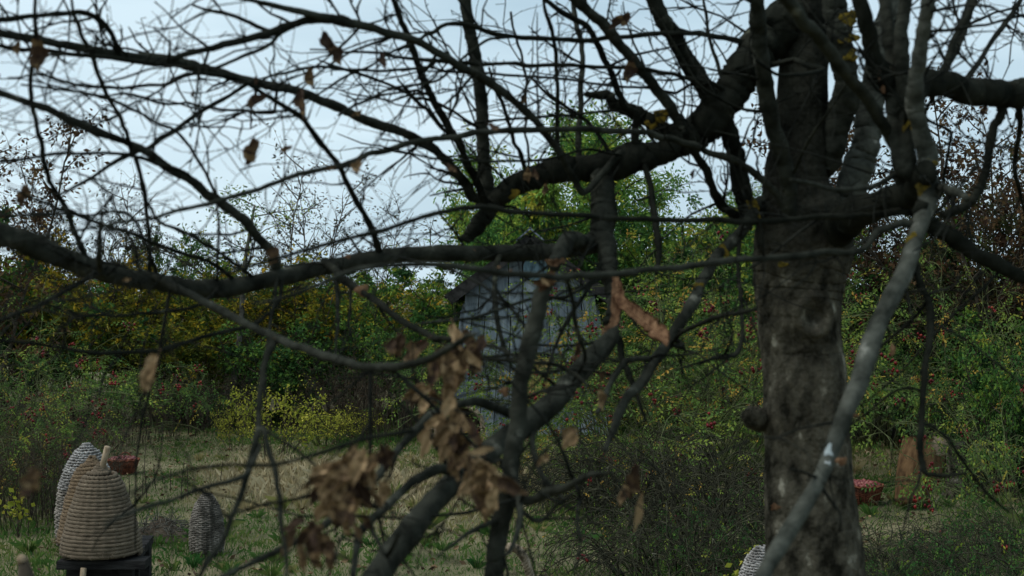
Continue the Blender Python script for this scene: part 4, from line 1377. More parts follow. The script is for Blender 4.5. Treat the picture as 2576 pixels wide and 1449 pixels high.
# limbs
T('arch', [(2000, 40, 120), (1945, 95, 104), (1895, 160, 96), (1845, 240, 92), (1795, 303, 90), (1740, 350, 80), (1692, 377, 66), (1592, 400, 76), (1492, 412, 68), (1392, 430, 60), (1325, 457, 54), (1259, 494, 54), (1225, 527, 48), (1192, 572, 40), (1168, 602, 24)], 4.2, 4.0, part='limb', m='bark', sides=16, wob=1.3)
T('low', [(1512, 415, 62), (1514, 470, 62), (1518, 530, 66), (1512, 580, 62), (1475, 612, 48), (1392, 627, 42), (1259, 631, 43), (1125, 631, 40), (992, 635, 40), (859, 656, 40), (733, 684, 42), (600, 711, 46), (500, 714, 50), (400, 699, 44), (300, 684, 50), (200, 657, 54), (100, 617, 60), (0, 583, 62), (-150, 545, 64), (-350, 520, 56), (-600, 470, 40)], attach='arch', d1=2.7, part='limb', sides=14, m='mid_bark', wob=.5)
T('down', [(1516, 585, 62), (1524, 640, 52), (1530, 690, 46), (1538, 730, 44), (1534, 790, 38), (1530, 815, 26)], attach='low', d1=3.75, part='limb', sides=14, m='mid_bark')
T('broken', [(1552, 822, 8), (1541, 845, 36), (1512, 885, 50), (1442, 962, 54), (1392, 1016, 56), (1325, 1068, 58), (1259, 1114, 58), (1225, 1147, 56), (1159, 1201, 56), (1092, 1267, 60), (1045, 1321, 64), (1009, 1367, 68), (959, 1434, 72), (900, 1525, 72), (820, 1680, 58), (720, 1850, 36)], 3.55, 2.1, part='broken_limb', sides=16, m='mid_bark', wob=.5)
T('hang', [(1908, 510, 34), (1874, 570, 28), (1844, 603, 29), (1800, 646, 28), (1767, 700, 27), (1734, 766, 29), (1690, 845, 28), (1640, 925, 27), (1609, 973, 25), (1565, 1023, 22), (1545, 1075, 18), (1520, 1135, 10)], attach='trunk', d1=3.2, m='mid_bark')
T('stem2', [(2050, 700, 95), (2070, 620, 92), (2108, 500, 84), (2145, 400, 74), (2172, 300, 70), (2195, 200, 66), (2220, 90, 58), (2240, 0, 52), (2270, -200, 36), (2290, -420, 16)], attach='trunk', d1=4.35, part='limb', sides=14, m='grey_bark')
T('rlimb', [(2070, 620, 90), (2160, 545, 82), (2250, 510, 72), (2310, 480, 70), (2330, 430, 56)], attach='trunk', d1=3.3, part='limb', sides=14)
T('pole', [(2330, 455, 60), (2335, 500, 48), (2318, 550, 44), (2297, 616, 42), (2277, 683, 44), (2244, 750, 48), (2210, 816, 47), (2184, 883, 50), (2157, 966, 48), (2127, 1033, 45), (2096, 1116, 40), (2070, 1183, 38), (2034, 1250, 40), (1984, 1333, 42), (1944, 1400, 42), (1905, 1470, 40), (1860, 1560, 34), (1800, 1690, 22)], attach='rlimb', d1=2.45, part='limb', m='grey_bark', sides=14, wob=.2)
T('rstem', [(2325, 450, 52), (2318, 380, 48), (2306, 300, 44), (2300, 233, 42), (2310, 133, 38), (2332, 30, 36), (2350, -120, 28), (2370, -350, 14)], attach='rlimb', d1=3.1, part='limb', sides=12, m='grey_bark')
T('rstem2', [(2290, 470, 56), (2268, 330, 56), (2240, 240, 46), (2205, 145, 44), (2168, 30, 40), (2140, -120, 30), (2110, -320, 14)], attach='rlimb', d1=3.2, part='limb', sides=12)
T('rstem3', [(2270, 420, 50), (2256, 300, 40), (2246, 190, 36), (2236, 90, 34), (2228, 0, 30), (2220, -160, 18)], attach='rlimb', d1=3.5, part='limb', m='mid_bark', sides=12)
T('rstem4', [(2280, 430, 46), (2282, 300, 42), (2270, 200, 38), (2268, 90, 36), (2280, 0, 30), (2300, -200, 16)], attach='rlimb', d1=3.4, part='limb', m='mid_bark', sides=12)
T('cdiag', [(2262, 440, 34), (2266, 405, 32), (2236, 335, 32), (2184, 253, 32), (2117, 167, 33), (2050, 83, 34), (2000, 30, 34), (1930, -60, 28), (1820, -220, 14)], attach='rlimb', d1=2.7, m='mid_bark', sides=12)
T('cdiag2', [(2262, 425, 14), (2250, 440, 13), (2200, 467, 12), (2117, 478, 11), (2050, 466, 10), (1990, 452, 8)], attach='cdiag', d1=2.9, m='mid_bark')
T('vstem', [(1975, 690, 48), (1972, 600, 45), (1978, 483, 44), (1968, 400, 43), (1953, 300, 43), (1933, 200, 43), (1917, 100, 42), (1907, 20, 40), (1890, -120, 32), (1870, -320, 16)], attach='trunk', d1=3.5, part='limb', sides=12, m='mid_bark')
T('ystem', [(2080, 420, 70), (2112, 300, 66), (2128, 200, 62), (2120, 100, 62), (2112, 20, 60), (2100, -120, 46), (2090, -350, 18)], attach='trunk', d1=3.9, part='limb', sides=12, m='mid_bark')
T('right', [(2290, 300, 66), (2330, 218, 66), (2417, 226, 68), (2500, 236, 70), (2576, 242, 68), (2720, 236, 60), (2950, 200, 40)], attach='rstem4', d1=4.2, part='limb', sides=14, wob=1.3)
T('rlow', [(2300, 520, 50), (2336, 566, 42), (2384, 600, 42), (2434, 636, 41), (2500, 673, 38), (2576, 710, 36), (2700, 750, 28), (2850, 790, 14)], attach='pole', d1=3.4, part='limb', sides=12)
T('rhang', [(2300, 660, 22), (2317, 716, 17), (2337, 750, 16), (2343, 800, 17), (2334, 883, 16), (2322, 966, 16), (2315, 1066, 15), (2314, 1150, 15), (2330, 1192, 13), (2370, 1195, 10), (2430, 1190, 7)], attach='pole', d1=3.0, m='bark')
T('rhang2', [(2316, 1066, 9), (2345, 1072, 8), (2385, 1105, 8), (2430, 1170, 8), (2480, 1235, 7), (2540, 1290, 5)], attach='rhang', d1=3.2)
T('rhang3', [(2316, 985, 7), (2280, 975, 7), (2220, 1010, 6), (2140, 1070, 5)], attach='rhang', d1=3.3)
T('rhang4', [(2337, 750, 8), (2290, 810, 8), (2230, 860, 7), (2150, 930, 5)], attach='rhang', d1=3.3)
T('ra', [(2352, 218, 24), (2384, 150, 23), (2412, 90, 22), (2436, 20, 20), (2470, -100, 14), (2500, -260, 7)], attach='right', d1=4.5)
T('rb', [(2370, 200, 17), (2400, 105, 16), (2444, 20, 15), (2500, -120, 8)], attach='right', d1=3.9)
T('rc', [(2430, 200, 13), (2500, 98, 12), (2552, 25, 11), (2620, -80, 6)], attach='right', d1=4.6)
T('rd', [(2330, 80, 8), (2417, 70, 8), (2484, 60, 7), (2576, 38, 7), (2650, 20, 4)], attach='rstem', d1=3.6)
T('re', [(2530, 240, 22), (2524, 293, 22), (2500, 350, 21), (2480, 433, 20), (2467, 483, 20), (2434, 518, 20), (2372, 545, 22)], attach='right', d1=3.7, wob=1.5)
T('rf', [(2560, 245, 16), (2566, 330, 13), (2552, 420, 11), (2576, 520, 8), (2600, 600, 5)], attach='right', d1=4.4)
T('rg', [(2340, 470, 26), (2390, 476, 22), (2432, 500, 16)], attach='rlimb', d1=3.0, m='mid_bark')
T('rh', [(2345, 250, 9), (2330, 300, 8), (2390, 330, 7), (2380, 420, 6), (2365, 500, 5)], attach='right', d1=4.4)

# long branches across the sky
T('A2', [(1885, 545, 46), (1868, 483, 46), (1855, 417, 46), (1835, 352, 46), (1784, 252, 46), (1750, 195, 46), (1717, 135, 44), (1690, 80, 42), (1660, 25, 40), (1620, -80, 32), (1560, -250, 14)], attach='trunk', d1=3.9, part='limb', sides=12)
T('A2b', [(1868, 560, 22), (1827, 523, 21), (1800, 483, 20), (1784, 433, 19), (1750, 385, 17), (1722, 330, 16)], attach='trunk', d1=3.9)
T('B13', [(1735, 335, 30), (1717, 317, 28), (1692, 283, 26), (1659, 240, 25), (1619, 187, 26), (1575, 140, 27), (1509, 60, 26), (1469, 25, 25), (1400, -40, 20), (1300, -150, 10)], attach='arch', d1=3.6, m='mid_bark')
T('A1', [(1240, 512, 34), (1190, 490, 25), (1152, 430, 23), (1112, 400, 21), (1059, 360, 21), (992, 327, 21), (902, 297, 20), (859, 277, 20), (740, 230, 20), (620, 206, 22), (500, 176, 27), (420, 156, 27), (330, 144, 21), (210, 126, 19), (120, 107, 18), (0, 86, 18), (-150, 60, 12), (-300, 40, 6)], attach='arch', d1=2.9, m='mid_bark')
T('A1b', [(440, 160, 15), (380, 160, 13), (250, 138, 11), (110, 128, 11), (0, 118, 11), (-120, 100, 6)], attach='A1', d1=2.9)
T('A2c', [(1600, 400, 24), (1560, 390, 18), (1475, 480, 15), (1445, 450, 15), (1405, 387, 15), (1359, 320, 16), (1309, 267, 17), (1252, 220, 18), (1192, 173, 19), (1152, 157, 19), (1092, 123, 18), (1025, 93, 18), (925, 67, 19), (859, 46, 22), (780, 30, 16), (640, 5, 10), (500, -30, 5)], attach='arch', d1=3.0, m='mid_bark')
T('A13', [(868, 47, 20), (800, 52, 19), (740, 66, 18), (683, 84, 18), (567, 113, 15), (500, 132, 13), (433, 150, 12)], attach='A2c', d1=3.05)
T('A13b', [(690, 84, 10), (667, 73, 10), (600, 45, 9), (533, 28, 8), (480, 10, 5)], attach='A13', d1=3.2)
T('A3', [(693, 678, 26), (684, 640, 23), (650, 600, 22), (617, 556, 22), (567, 512, 23), (520, 481, 22), (483, 453, 20), (433, 423, 19), (377, 377, 18), (317, 351, 17), (250, 327, 18), (160, 290, 17), (83, 263, 16), (0, 237, 15), (-120, 205, 10), (-250, 190, 5)], attach='low', d1=2.8, m='mid_bark')
T('A4', [(740, 228, 11), (690, 226, 10), (640, 207, 9), (600, 227, 9), (520, 273, 10), (437, 331, 10), (377, 370, 10), (317, 395, 10), (230, 447, 8), (150, 490, 6)], attach='A1', d1=3.0)
T('A5', [(640, 209, 9), (500, 184, 8), (417, 210, 8), (333, 220, 8), (267, 220, 8), (200, 213, 7), (133, 197, 7), (83, 187, 6), (20, 196, 4)], attach='A1', d1=2.8)
T('A6', [(560, 506, 8), (540, 483, 7), (520, 443, 7), (493, 393, 7), (467, 360, 7), (437, 330, 7), (400, 313, 7), (333, 277, 7), (283, 253, 7), (227, 240, 6), (167, 227, 6), (53, 213, 5)], attach='A3', d1=2.9)
T('A7', [(220, 660, 14), (173, 550, 12), (150, 500, 12), (130, 467, 11), (113, 427, 11), (103, 383, 11), (93, 333, 11), (82, 267, 10), (77, 200, 10), (87, 100, 11), (90, 43, 9), (95, -40, 5)], attach='low', d1=2.8)
T('A8', [(375, 690, 11), (366, 540, 10), (360, 483, 10), (347, 430, 10), (327, 380, 10), (315, 333, 10), (300, 293, 10), (273, 240, 10), (253, 200, 10), (230, 140, 11), (207, 90, 10), (187, 37, 8), (170, -40, 4)], attach='low', d1=2.9)
T('A9', [(480, 450, 11), (467, 437, 9), (400, 413, 9), (333, 393, 8), (267, 387, 8), (160, 388, 8), (93, 397, 8), (0, 405, 7), (-90, 410, 4)], attach='A3', d1=2.8)
T('A10', [(690, 284, 7), (610, 277, 6), (533, 273, 6), (467, 260, 6), (410, 260, 6), (317, 237, 6), (250, 247, 4)], attach='A1', d1=3.2)
T('A11', [(1075, 172, 8), (960, 176, 7), (859, 170, 7), (767, 173, 7), (683, 193, 6), (640, 208, 4)], attach='A2c', d1=3.1)
T('A12', [(300, 140, 13), (262, 60, 12), (200, 30, 12), (133, 37, 12), (0, 46, 13), (-100, 60, 8)], attach='A1', d1=2.9)
T('A14', [(740, 66, 10), (700, 92, 9), (683, 105, 8), (617, 140, 8), (540, 173, 7), (500, 180, 4)], attach='A13', d1=3.1)
T('A15', [(335, 160, 6), (317, 140, 5), (283, 97, 5), (250, 60, 5), (225, 40, 3)], attach='A1', d1=3.1)
T('A16', [(424, 155, 6), (425, 108, 5), (387, 70, 4)], attach='A1', d1=3.0)
T('A17', [(955, 640, 16), (939, 580, 14), (919, 540, 13), (885, 483, 13), (859, 425, 12), (833, 390, 12), (800, 350, 12), (760, 297, 12), (683, 247, 11), (617, 207, 9)], attach='low', d1=3.0)
T('B1', [(1240, 515, 40), (1224, 483, 38), (1217, 400, 34), (1218, 333, 32), (1212, 267, 31), (1202, 200, 31), (1192, 133, 30), (1185, 83, 29), (1180, 30, 28), (1172, -100, 22), (1160, -300, 10)], attach='arch', d1=3.9, part='limb', m='mid_bark', sides=12)
T('B2', [(1225, 520, 20), (1200, 460, 17), (1182, 427, 16), (1165, 377, 16), (1135, 320, 16), (1099, 260, 16), (1072, 200, 16), (1045, 133, 16), (1025, 77, 15), (1002, 30, 13), (970, -60, 7)], attach='arch', d1=3.4)
T('B3', [(1884, 110, 14), (1800, 93, 12), (1717, 82, 11), (1592, 90, 11), (1492, 100, 11), (1392, 100, 11), (1325, 97, 11), (1259, 90, 11), (1192, 70, 11), (1125, 63, 10), (1092, 80, 9), (1055, 100, 8), (1000, 125, 5)], attach='arch', d1=3.5)
T('B4', [(1862, 273, 10), (1834, 240, 10), (1800, 213, 10), (1717, 192, 9), (1659, 183, 9), (1559, 173, 9), (1425, 167, 9), (1325, 163, 9), (1259, 160, 9), (1159, 160, 9), (1092, 153, 9), (992, 143, 8), (952, 133, 7), (859, 130, 5), (780, 124, 4)], attach='arch', d1=3.4)
T('B5', [(1700, 235, 7), (1625, 223, 6), (1492, 210, 6), (1392, 197, 6), (1292, 190, 6), (1225, 183, 6), (1125, 180, 6), (1075, 170, 5), (1010, 180, 3)], attach='A2', d1=3.6)
T('B6', [(1055, 97, 7), (1025, 113, 6), (975, 133, 6), (925, 167, 6), (859, 200, 6), (790, 240, 5), (730, 260, 4)], attach='B3', d1=3.3)
T('B7', [(1215, 330, 8), (1192, 317, 7), (1142, 283, 7), (1092, 253, 7), (1042, 243, 7), (992, 217, 7), (925, 190, 7), (859, 173, 7), (800, 150, 4)], attach='B1', d1=3.5)
T('B8', [(1300, 92, 7), (1225, 103, 6), (1132, 177, 6), (1085, 207, 6), (1009, 217, 6), (959, 233, 6), (892, 267, 6), (850, 290, 4)], attach='B3', d1=3.3)
T('B9', [(1200, 470, 11), (1192, 443, 10), (1175, 400, 10), (1145, 353, 9), (1109, 320, 9), (1072, 277, 9), (1042, 247, 8), (1000, 200, 5)], attach='B2', d1=3.5)
T('B10', [(1408, 425, 10), (1405, 350, 9), (1402, 233, 9), (1399, 167, 9), (1389, 100, 9), (1372, 30, 8), (1355, -50, 4)], attach='arch', d1=3.7)
T('B11', [(1452, 418, 15), (1455, 367, 14), (1460, 267, 13), (1465, 167, 13), (1459, 100, 12), (1445, 30, 11), (1430, -70, 6)], attach='arch', d1=4.3, m='mid_bark')
T('B12', [(1600, 400, 20), (1592, 290, 16), (1565, 267, 15), (1552, 217, 15), (1535, 167, 15), (1509, 117, 14), (1475, 67, 14), (1409, 25, 12), (1330, -40, 6)], attach='arch', d1=3.8)
T('B15', [(1330, 457, 7), (1330, 387, 6), (1322, 333, 6), (1322, 267, 6), (1322, 200, 6), (1312, 133, 6), (1295, 90, 6), (1285, 30, 5)], attach='arch', d1=4.2)
T('B16', [(1335, 455, 11), (1319, 410, 10), (1305, 377, 10), (1289, 333, 9), (1269, 277, 9), (1249, 227, 8), (1230, 170, 5)], attach='arch', d1=3.8)
T('B17', [(1700, 350, 50), (1640, 318, 42), (1575, 290, 32), (1542, 273, 28), (1509, 250, 24), (1472, 234, 12)], attach='arch', d1=4.1, part='broken_stub', wob=2.0)
T('B18', [(1290, 480, 6), (1220, 409, 5), (1125, 392, 5), (1059, 370, 5), (959, 350, 4)], attach='arch', d1=3.5)
T('B19', [(1590, 395, 7), (1480, 380, 6), (1380, 402, 6), (1280, 407, 6), (1150, 405, 6), (1040, 390, 5), (950, 365, 4)], attach='arch', d1=3.2)
T('B20', [(1660, 375, 8), (1560, 283, 6), (1440, 290, 6), (1340, 296, 6), (1240, 303, 6), (1160, 320, 4)], attach='arch', d1=3.9)
T('B21', [(1545, 400, 10), (1490, 315, 9), (1430, 270, 8), (1370, 230, 7), (1330, 190, 5)], attach='arch', d1=4.0)
T('C1', [(1915, 280, 9), (1860, 273, 7), (1760, 213, 7), (1690, 100, 6), (1640, 20, 4)], attach='vstem', d1=3.9)
T('C2', [(1850, 235, 12), (1815, 190, 10), (1790, 120, 8), (1775, 40, 7), (1770, -30, 4)], attach='arch', d1=4.3)
T('C3', [(2000, 150, 14), (2030, 165, 12), (2070, 180, 11), (1960, 190, 8), (1900, 150, 6)], attach='vstem', d1=3.3)
T('C4', [(1995, 440, 7), (2050, 330, 6), (2110, 240, 5), (2150, 180, 4)], attach='vstem', d1=3.2, m='mid_bark')
T('light', [(1975, 520, 20), (1948, 483, 18), (1930, 460, 17), (1900, 427, 17), (1850, 397, 16), (1784, 377, 16), (1717, 350, 15), (1659, 337, 14), (1592, 328, 14), (1459, 321, 14), (1325, 323, 14), (1225, 327, 14), (1142, 340, 13), (1059, 353, 13), (992, 370, 13), (925, 387, 13), (859, 415, 13), (767, 433, 12), (700, 457, 11), (633, 483, 11), (533, 510, 10), (450, 527, 9), (383, 548, 8), (300, 557, 8), (233, 571, 7), (117, 593, 6), (20, 610, 4)], attach='vstem', d1=2.5, m='mid_bark')
T('E1', [(2268, 560, 20), (2210, 583, 16), (2167, 626, 14), (2084, 637, 16), (1984, 647, 16), (1884, 650, 16), (1784, 659, 16), (1717, 669, 16), (1625, 675, 15), (1559, 683, 15), (1459, 687, 15), (1359, 687, 15), (1259, 680, 15), (1159, 670, 14), (1059, 663, 13), (959, 671, 11), (859, 690, 10), (767, 730, 9), (690, 755, 8), (633, 762, 5)], attach='pole', d1=2.3, m='mid_bark')
T('E2', [(2300, 530, 22), (2217, 541, 15), (2150, 543, 14), (2050, 546, 14), (1950, 553, 14), (1867, 558, 14), (1800, 551, 13), (1717, 555, 13), (1525, 546, 13), (1425, 536, 13), (1292, 530, 13), (1209, 520, 13), (1159, 526, 12), (1059, 550, 12), (959, 580, 11), (859, 605, 10), (733, 643, 9), (633, 670, 8), (540, 690, 5)], attach='rlimb', d1=2.4, m='bark')
T('diag', [(380, 695, 22), (427, 713, 19), (500, 753, 18), (600, 803, 18), (700, 853, 19), (767, 878, 20), (859, 905, 20), (959, 920, 20), (1025, 916, 19), (1092, 893, 18), (1150, 860, 14), (1200, 840, 8)], attach='low', d1=2.3, m='mid_bark')
T('diag2', [(815, 655, 24), (859, 700, 17), (892, 723, 16), (942, 760, 15), (992, 800, 15), (1042, 830, 15), (1092, 850, 14), (1142, 857, 12), (1230, 870, 10), (1300, 900, 7)], attach='low', d1=2.5)
T('D1', [(270, 670, 14), (217, 700, 12), (133, 750, 12), (67, 783, 11), (0, 806, 11), (-120, 840, 6)], attach='low', d1=2.3)
T('D2', [(560, 712, 10), (500, 770, 9), (400, 785, 8), (300, 793, 8), (217, 796, 8), (160, 780, 6), (110, 760, 4)], attach='low', d1=2.4)
T('D3', [(710, 690, 10), (700, 756, 9), (667, 796, 9), (617, 826, 10), (533, 846, 10), (433, 876, 11), (367, 893, 11), (267, 893, 10), (167, 880, 10), (83, 863, 9), (0, 856, 9), (-120, 846, 5)], attach='low', d1=2.3)
T('D4', [(590, 705, 10), (533, 660, 9), (483, 646, 9), (433, 626, 9), (383, 613, 9), (317, 583, 9), (250, 563, 9), (200, 540, 9), (150, 523, 8), (83, 496, 7), (20, 470, 4)], attach='low', d1=2.5)
T('D5', [(640, 700, 9), (550, 640, 8), (500, 606, 8), (433, 570, 8), (393, 550, 7), (367, 500, 6), (350, 460, 4)], attach='low', d1=2.9)
T('D6', [(400, 700, 9), (333, 545, 7), (233, 541, 7), (117, 542, 7), (0, 544, 6), (-80, 550, 3)], attach='low', d1=2.5)
T('D7', [(547, 712, 7), (547, 643, 6), (548, 583, 6), (547, 516, 5), (540, 450, 3)], attach='low', d1=2.9)
T('D8', [(262, 700, 15), (253, 675, 15), (252, 620, 12), (255, 560, 8), (250, 500, 5)], attach='low', d1=2.0, m='mid_bark')
T('G1', [(690, 850, 17), (672, 900, 16), (662, 966, 15), (655, 1083, 15), (643, 1133, 15), (627, 1193, 15), (600, 1266, 14), (567, 1350, 13), (527, 1413, 12), (470, 1500, 8)], attach='diag', d1=1.9)
T('G2', [(657, 1075, 14), (667, 1100, 13), (693, 1183, 13), (707, 1266, 12), (715, 1366, 11), (722, 1460, 7)], attach='G1', d1=1.9)
T('G3', [(655, 1120, 10), (617, 1193, 11), (533, 1223, 11), (433, 1253, 11), (333, 1290, 9), (260, 1320, 5)], attach='G1', d1=1.7, m='mid_bark')
T('G4', [(1040, 1085, 12), (960, 1095, 10), (859, 1120, 10), (750, 1153, 9), (667, 1170, 9), (567, 1170, 9), (467, 1183, 8), (367, 1220, 7), (300, 1250, 4)], 2.3, 1.9)
T('H1', [(1330, 1062, 24), (1200, 1010, 20), (1110, 1030, 19), (1059, 1066, 18), (1015, 1116, 18), (975, 1166, 19), (925, 1223, 19), (859, 1288, 19), (800, 1333, 18), (733, 1376, 17), (667, 1403, 15), (567, 1449, 12), (480, 1490, 7)], attach='broken', d1=1.8, m='mid_bark')
T('H2', [(1165, 1196, 26), (1109, 1176, 22), (1042, 1206, 22), (975, 1266, 21), (909, 1335, 20), (895, 1383, 17), (889, 1449, 15), (880, 1540, 8)], attach='broken', d1=2.1, m='mid_bark')
T('H2b', [(975, 1266, 11), (920, 1272, 10), (830, 1246, 9), (717, 1263, 8), (633, 1280, 8), (550, 1300, 6)], attach='H2', d1=2.0)
T('H2c', [(930, 1312, 12), (950, 1360, 11), (975, 1400, 10), (1005, 1340, 8)], attach='H2', d1=2.1)
T('H6', [(1340, 1062, 16), (1342, 1110, 14), (1352, 1166, 13), (1379, 1216, 12), (1420, 1260, 8)], attach='broken', d1=2.9, m='mid_bark')
T('H7', [(1560, 860, 16), (1575, 930, 14), (1600, 990, 10), (1625, 1060, 6)], attach='down', d1=3.6)
T('F1', [(1862, 590, 10), (1860, 700, 10), (1864, 800, 9), (1855, 890, 12), (1790, 905, 8), (1700, 930, 5)], attach='hang', d1=3.2)
T('F2', [(1650, 905, 12), (1590, 905, 14), (1555, 930, 15), (1530, 985, 12), (1500, 1040, 8)], attach='hang', d1=3.2, m='mid_bark')
T('F3', [(1720, 870, 12), (1690, 860, 10), (1760, 812, 11), (1850, 790, 10), (1905, 775, 7)], attach='hang', d1=3.0)
T('F4', [(1610, 390, 15), (1625, 430, 14), (1640, 520, 15), (1652, 600, 16), (1655, 650, 14), (1650, 690, 8)], attach='arch', d1=3.8)
T('peel', [(1475, 612, 46), (1440, 600, 44), (1418, 630, 42), (1400, 660, 38), (1392, 672, 22)], attach='low', d1=3.55, part='peeled_stub', m='mid_bark', sides=12)
T('K1', [(1520, 640, 10), (1470, 740, 9), (1430, 800, 9), (1400, 870, 8), (1370, 960, 6)], attach='down', d1=3.3)
T('K2', [(1525, 690, 11), (1475, 720, 10), (1415, 745, 9), (1320, 755, 8), (1200, 800, 8), (1100, 810, 6), (1000, 830, 4)], attach='down', d1=3.0, m='mid_bark')
T('K3', [(1260, 631, 12), (1245, 700, 12), (1250, 790, 12), (1265, 860, 10), (1290, 930, 6)], attach='low', d1=3.3)
T('K4', [(850, 655, 10), (848, 720, 10), (852, 790, 9), (846, 850, 6), (840, 910, 4)], attach='low', d1=3.0)
T('K5', [(700, 690, 9), (690, 760, 8), (675, 850, 8), (665, 930, 7), (668, 1000, 5)], attach='low', d1=2.8)
T('K6', [(1420, 690, 11), (1440, 760, 10), (1455, 840, 11), (1470, 900, 9), (1440, 960, 6)], attach='E1', d1=3.0)
T('K7', [(1300, 890, 8), (1180, 905, 9), (1330, 910, 10), (1430, 930, 9), (1480, 975, 6)], attach='broken', d1=2.9)
# the young tree before the hut
T('sapling', [(1215, 3380, 78), (1222, 2400, 66), (1230, 1700, 57), (1234, 1449, 52), (1238, 1383, 50), (1247, 1316, 49), (1263, 1240, 48), (1278, 1180, 46), (1290, 1100, 45), (1300, 1010, 44), (1312, 930, 44), (1328, 880, 44), (1345, 800, 44), (1362, 735, 42), (1378, 700, 34)], 2.7, 3.0, part='trunk', tree=SAP, sides=14, m='mid_bark')
T('sap1', [(1270, 1230, 26), (1325, 1260, 22), (1375, 1244, 22), (1425, 1230, 20), (1480, 1200, 14), (1540, 1190, 8)], attach='sapling', d1=2.7, tree=SAP, m='mid_bark')
T('sap2', [(1284, 1150, 18), (1310, 1260, 15), (1300, 1340, 12), (1270, 1400, 8)], attach='sapling', d1=2.6, tree=SAP, m='mid_bark')
T('sap3', [(1250, 1310, 14), (1200, 1330, 11), (1150, 1360, 8), (1100, 1400, 5)], attach='sapling', d1=2.5, tree=SAP, m='mid_bark')
T('sap4', [(1262, 1240, 12), (1350, 1310, 10), (1400, 1270, 8), (1440, 1240, 5)], attach='sapling', d1=2.9, tree=SAP, m='mid_bark')

# side twigs with spurs on every branch; one mesh per tree
TW = {}
def twig_run(b, p, d, L, r0, depth, r, n=6):
    pts = [p]
    q = nz(d)
    for i in range(n):
        q = nz(q + r.normal(0, .20, 3) * np.array([1, .6, 1]))
        pts.append(pts[-1] + q * L / n)
    pts = np.array(pts)
    rad = np.linspace(r0, r0 * .42, n + 1) * (1 + .25 * (np.arange(n + 1) % 2))
    b.tube(pts, rad, 4, True)
    if depth > 0:
        for k in range(r.integers(1, 4)):
            i = r.integers(1, n)
            nd = nz(pts[i + 1] - pts[i]) * .7 + nz(r.normal(0, 1, 3) * np.array([1, .5, 1])) * .75
            twig_run(b, pts[i], nd, L * r.uniform(.25, .6), r0 * .62, depth - 1, r, 5)
    for k in range(r.integers(1, 4)):                        # knobbly spurs
        i = r.integers(1, n + 1)
        nd = nz(r.normal(0, 1, 3) * np.array([1, .5, 1]))
        l = r.uniform(.008, .03)
        b.tube(np.array([pts[i], pts[i] + nd * l * .6, pts[i] + nd * l]), [r0 * .5, r0 * .45, r0 * .6], 4, True)

def all_twigs():
    r = np.random.default_rng(77)
    quiet = {'trunk', 'pole', 'rlimb', 'stem2', 'broken', 'sapling', 'down', 'peel', 'B17'}
    for key, (pts, rad, tree) in list(BRANCHES.items()):
        b = TW.setdefault(tree.name, MB())
        L = np.linalg.norm(np.diff(pts, axis=0), axis=1).sum()
        per = 4.0 if key in quiet else 9.0
        if key in ('trunk', 'sapling'): per = 2
        if rad.mean() > .02 and key not in quiet: per = 3.5
        n = int(L * per * .9) + 1
        if key.startswith(('G', 'H', 'E')) or key in ('diag', 'light', 'cdiag', 'hang'): n = int(n * .28)
        for k in range(n):
            i = r.integers(1, len(pts) - 1)
            if key == 'trunk' and (pts[i][2] < 2.2): continue
            t = nz(pts[i + 1] - pts[i - 1])
            side = nz(np.cross(t, np.array([0, 1.0, 0])) * r.choice([-1, 1]) + r.normal(0, .35, 3))
            d = t * r.uniform(.25, .9) + side * r.uniform(.5, 1.0)
            ln = np.clip(r.lognormal(-1.65, .6), .04, .65)
            twig_run(b, pts[i], d, ln, min(rad[i] * .45, r.uniform(.0021, .0042)), 1 if ln > .12 else 0, r)
    for tn, b in TW.items():
        tr = bpy.data.objects[tn]
        b.build('twigs', M['twig'], tr, offset=tr.location)['kind'] = 'stuff'
all_twigs()

def surface(u, v, only=None):
    """nearest branch under that spot: a point on its side towards the camera, and its radius"""
    best = None
    for key, (pts, rad, tree) in BRANCHES.items():
        if only and key != only: continue
        pu = 1288 + pts[:, 0] / pts[:, 1] * FOC
        pv = 724.5 - (pts[:, 2] - CAM_Z) / pts[:, 1] * FOC
        dd = np.hypot(pu - u, pv - v) - rad / pts[:, 1] * FOC * .8
        i = int(np.argmin(dd))
        if best is None or dd[i] < best[0]:
            best = (dd[i], key, pts[i], rad[i], tree)
    return best

def blob(name, m, u, v, wpx, hpx, only=None, lift=.9, tilt=0.0, tree=None, thick=.15):
    s = surface(u, v, only)
    d = s[2][1] - s[3] * lift
    tr = tree or s[4]
    r = np.random.default_rng(int(u * 7 + v))
    c = P(u, v, d)
    a, bb = wpx / 2 / FOC * d, hpx / 2 / FOC * d
    b = MB()
    th = np.linspace(0, 2 * math.pi, 15)[:-1]
    V = []
    for k, (rr, y) in enumerate([(1.0, .012), (.92, -.25), (.6, -.55), (.25, -.7)]):
        w = rr * (1 + r.normal(0, .10, 14) + .22 * np.sin(th * 3 + u) + .12 * np.sin(th * 5 + v))
        x, z = a * w * np.cos(th), bb * w * np.sin(th)
        V.append(np.stack([x * math.cos(tilt) - z * math.sin(tilt), np.full(14, y * thick * min(a, bb)) , x * math.sin(tilt) + z * math.cos(tilt)], -1) + c)
    i = np.arange(3)[:, None] * 14; j = np.arange(14)[None]; k = (j + 1) % 14
    b.add(np.concatenate([np.concatenate(V), [V[-1].mean(0)]]), [[42 + q, 42 + (q + 1) % 14, 56] for q in range(14)],
          np.stack([i + j, i + k, i + 14 + k, i + 14 + j], -1).reshape(-1, 4))
    return b.build(name, M[m], tr, offset=tr.location)
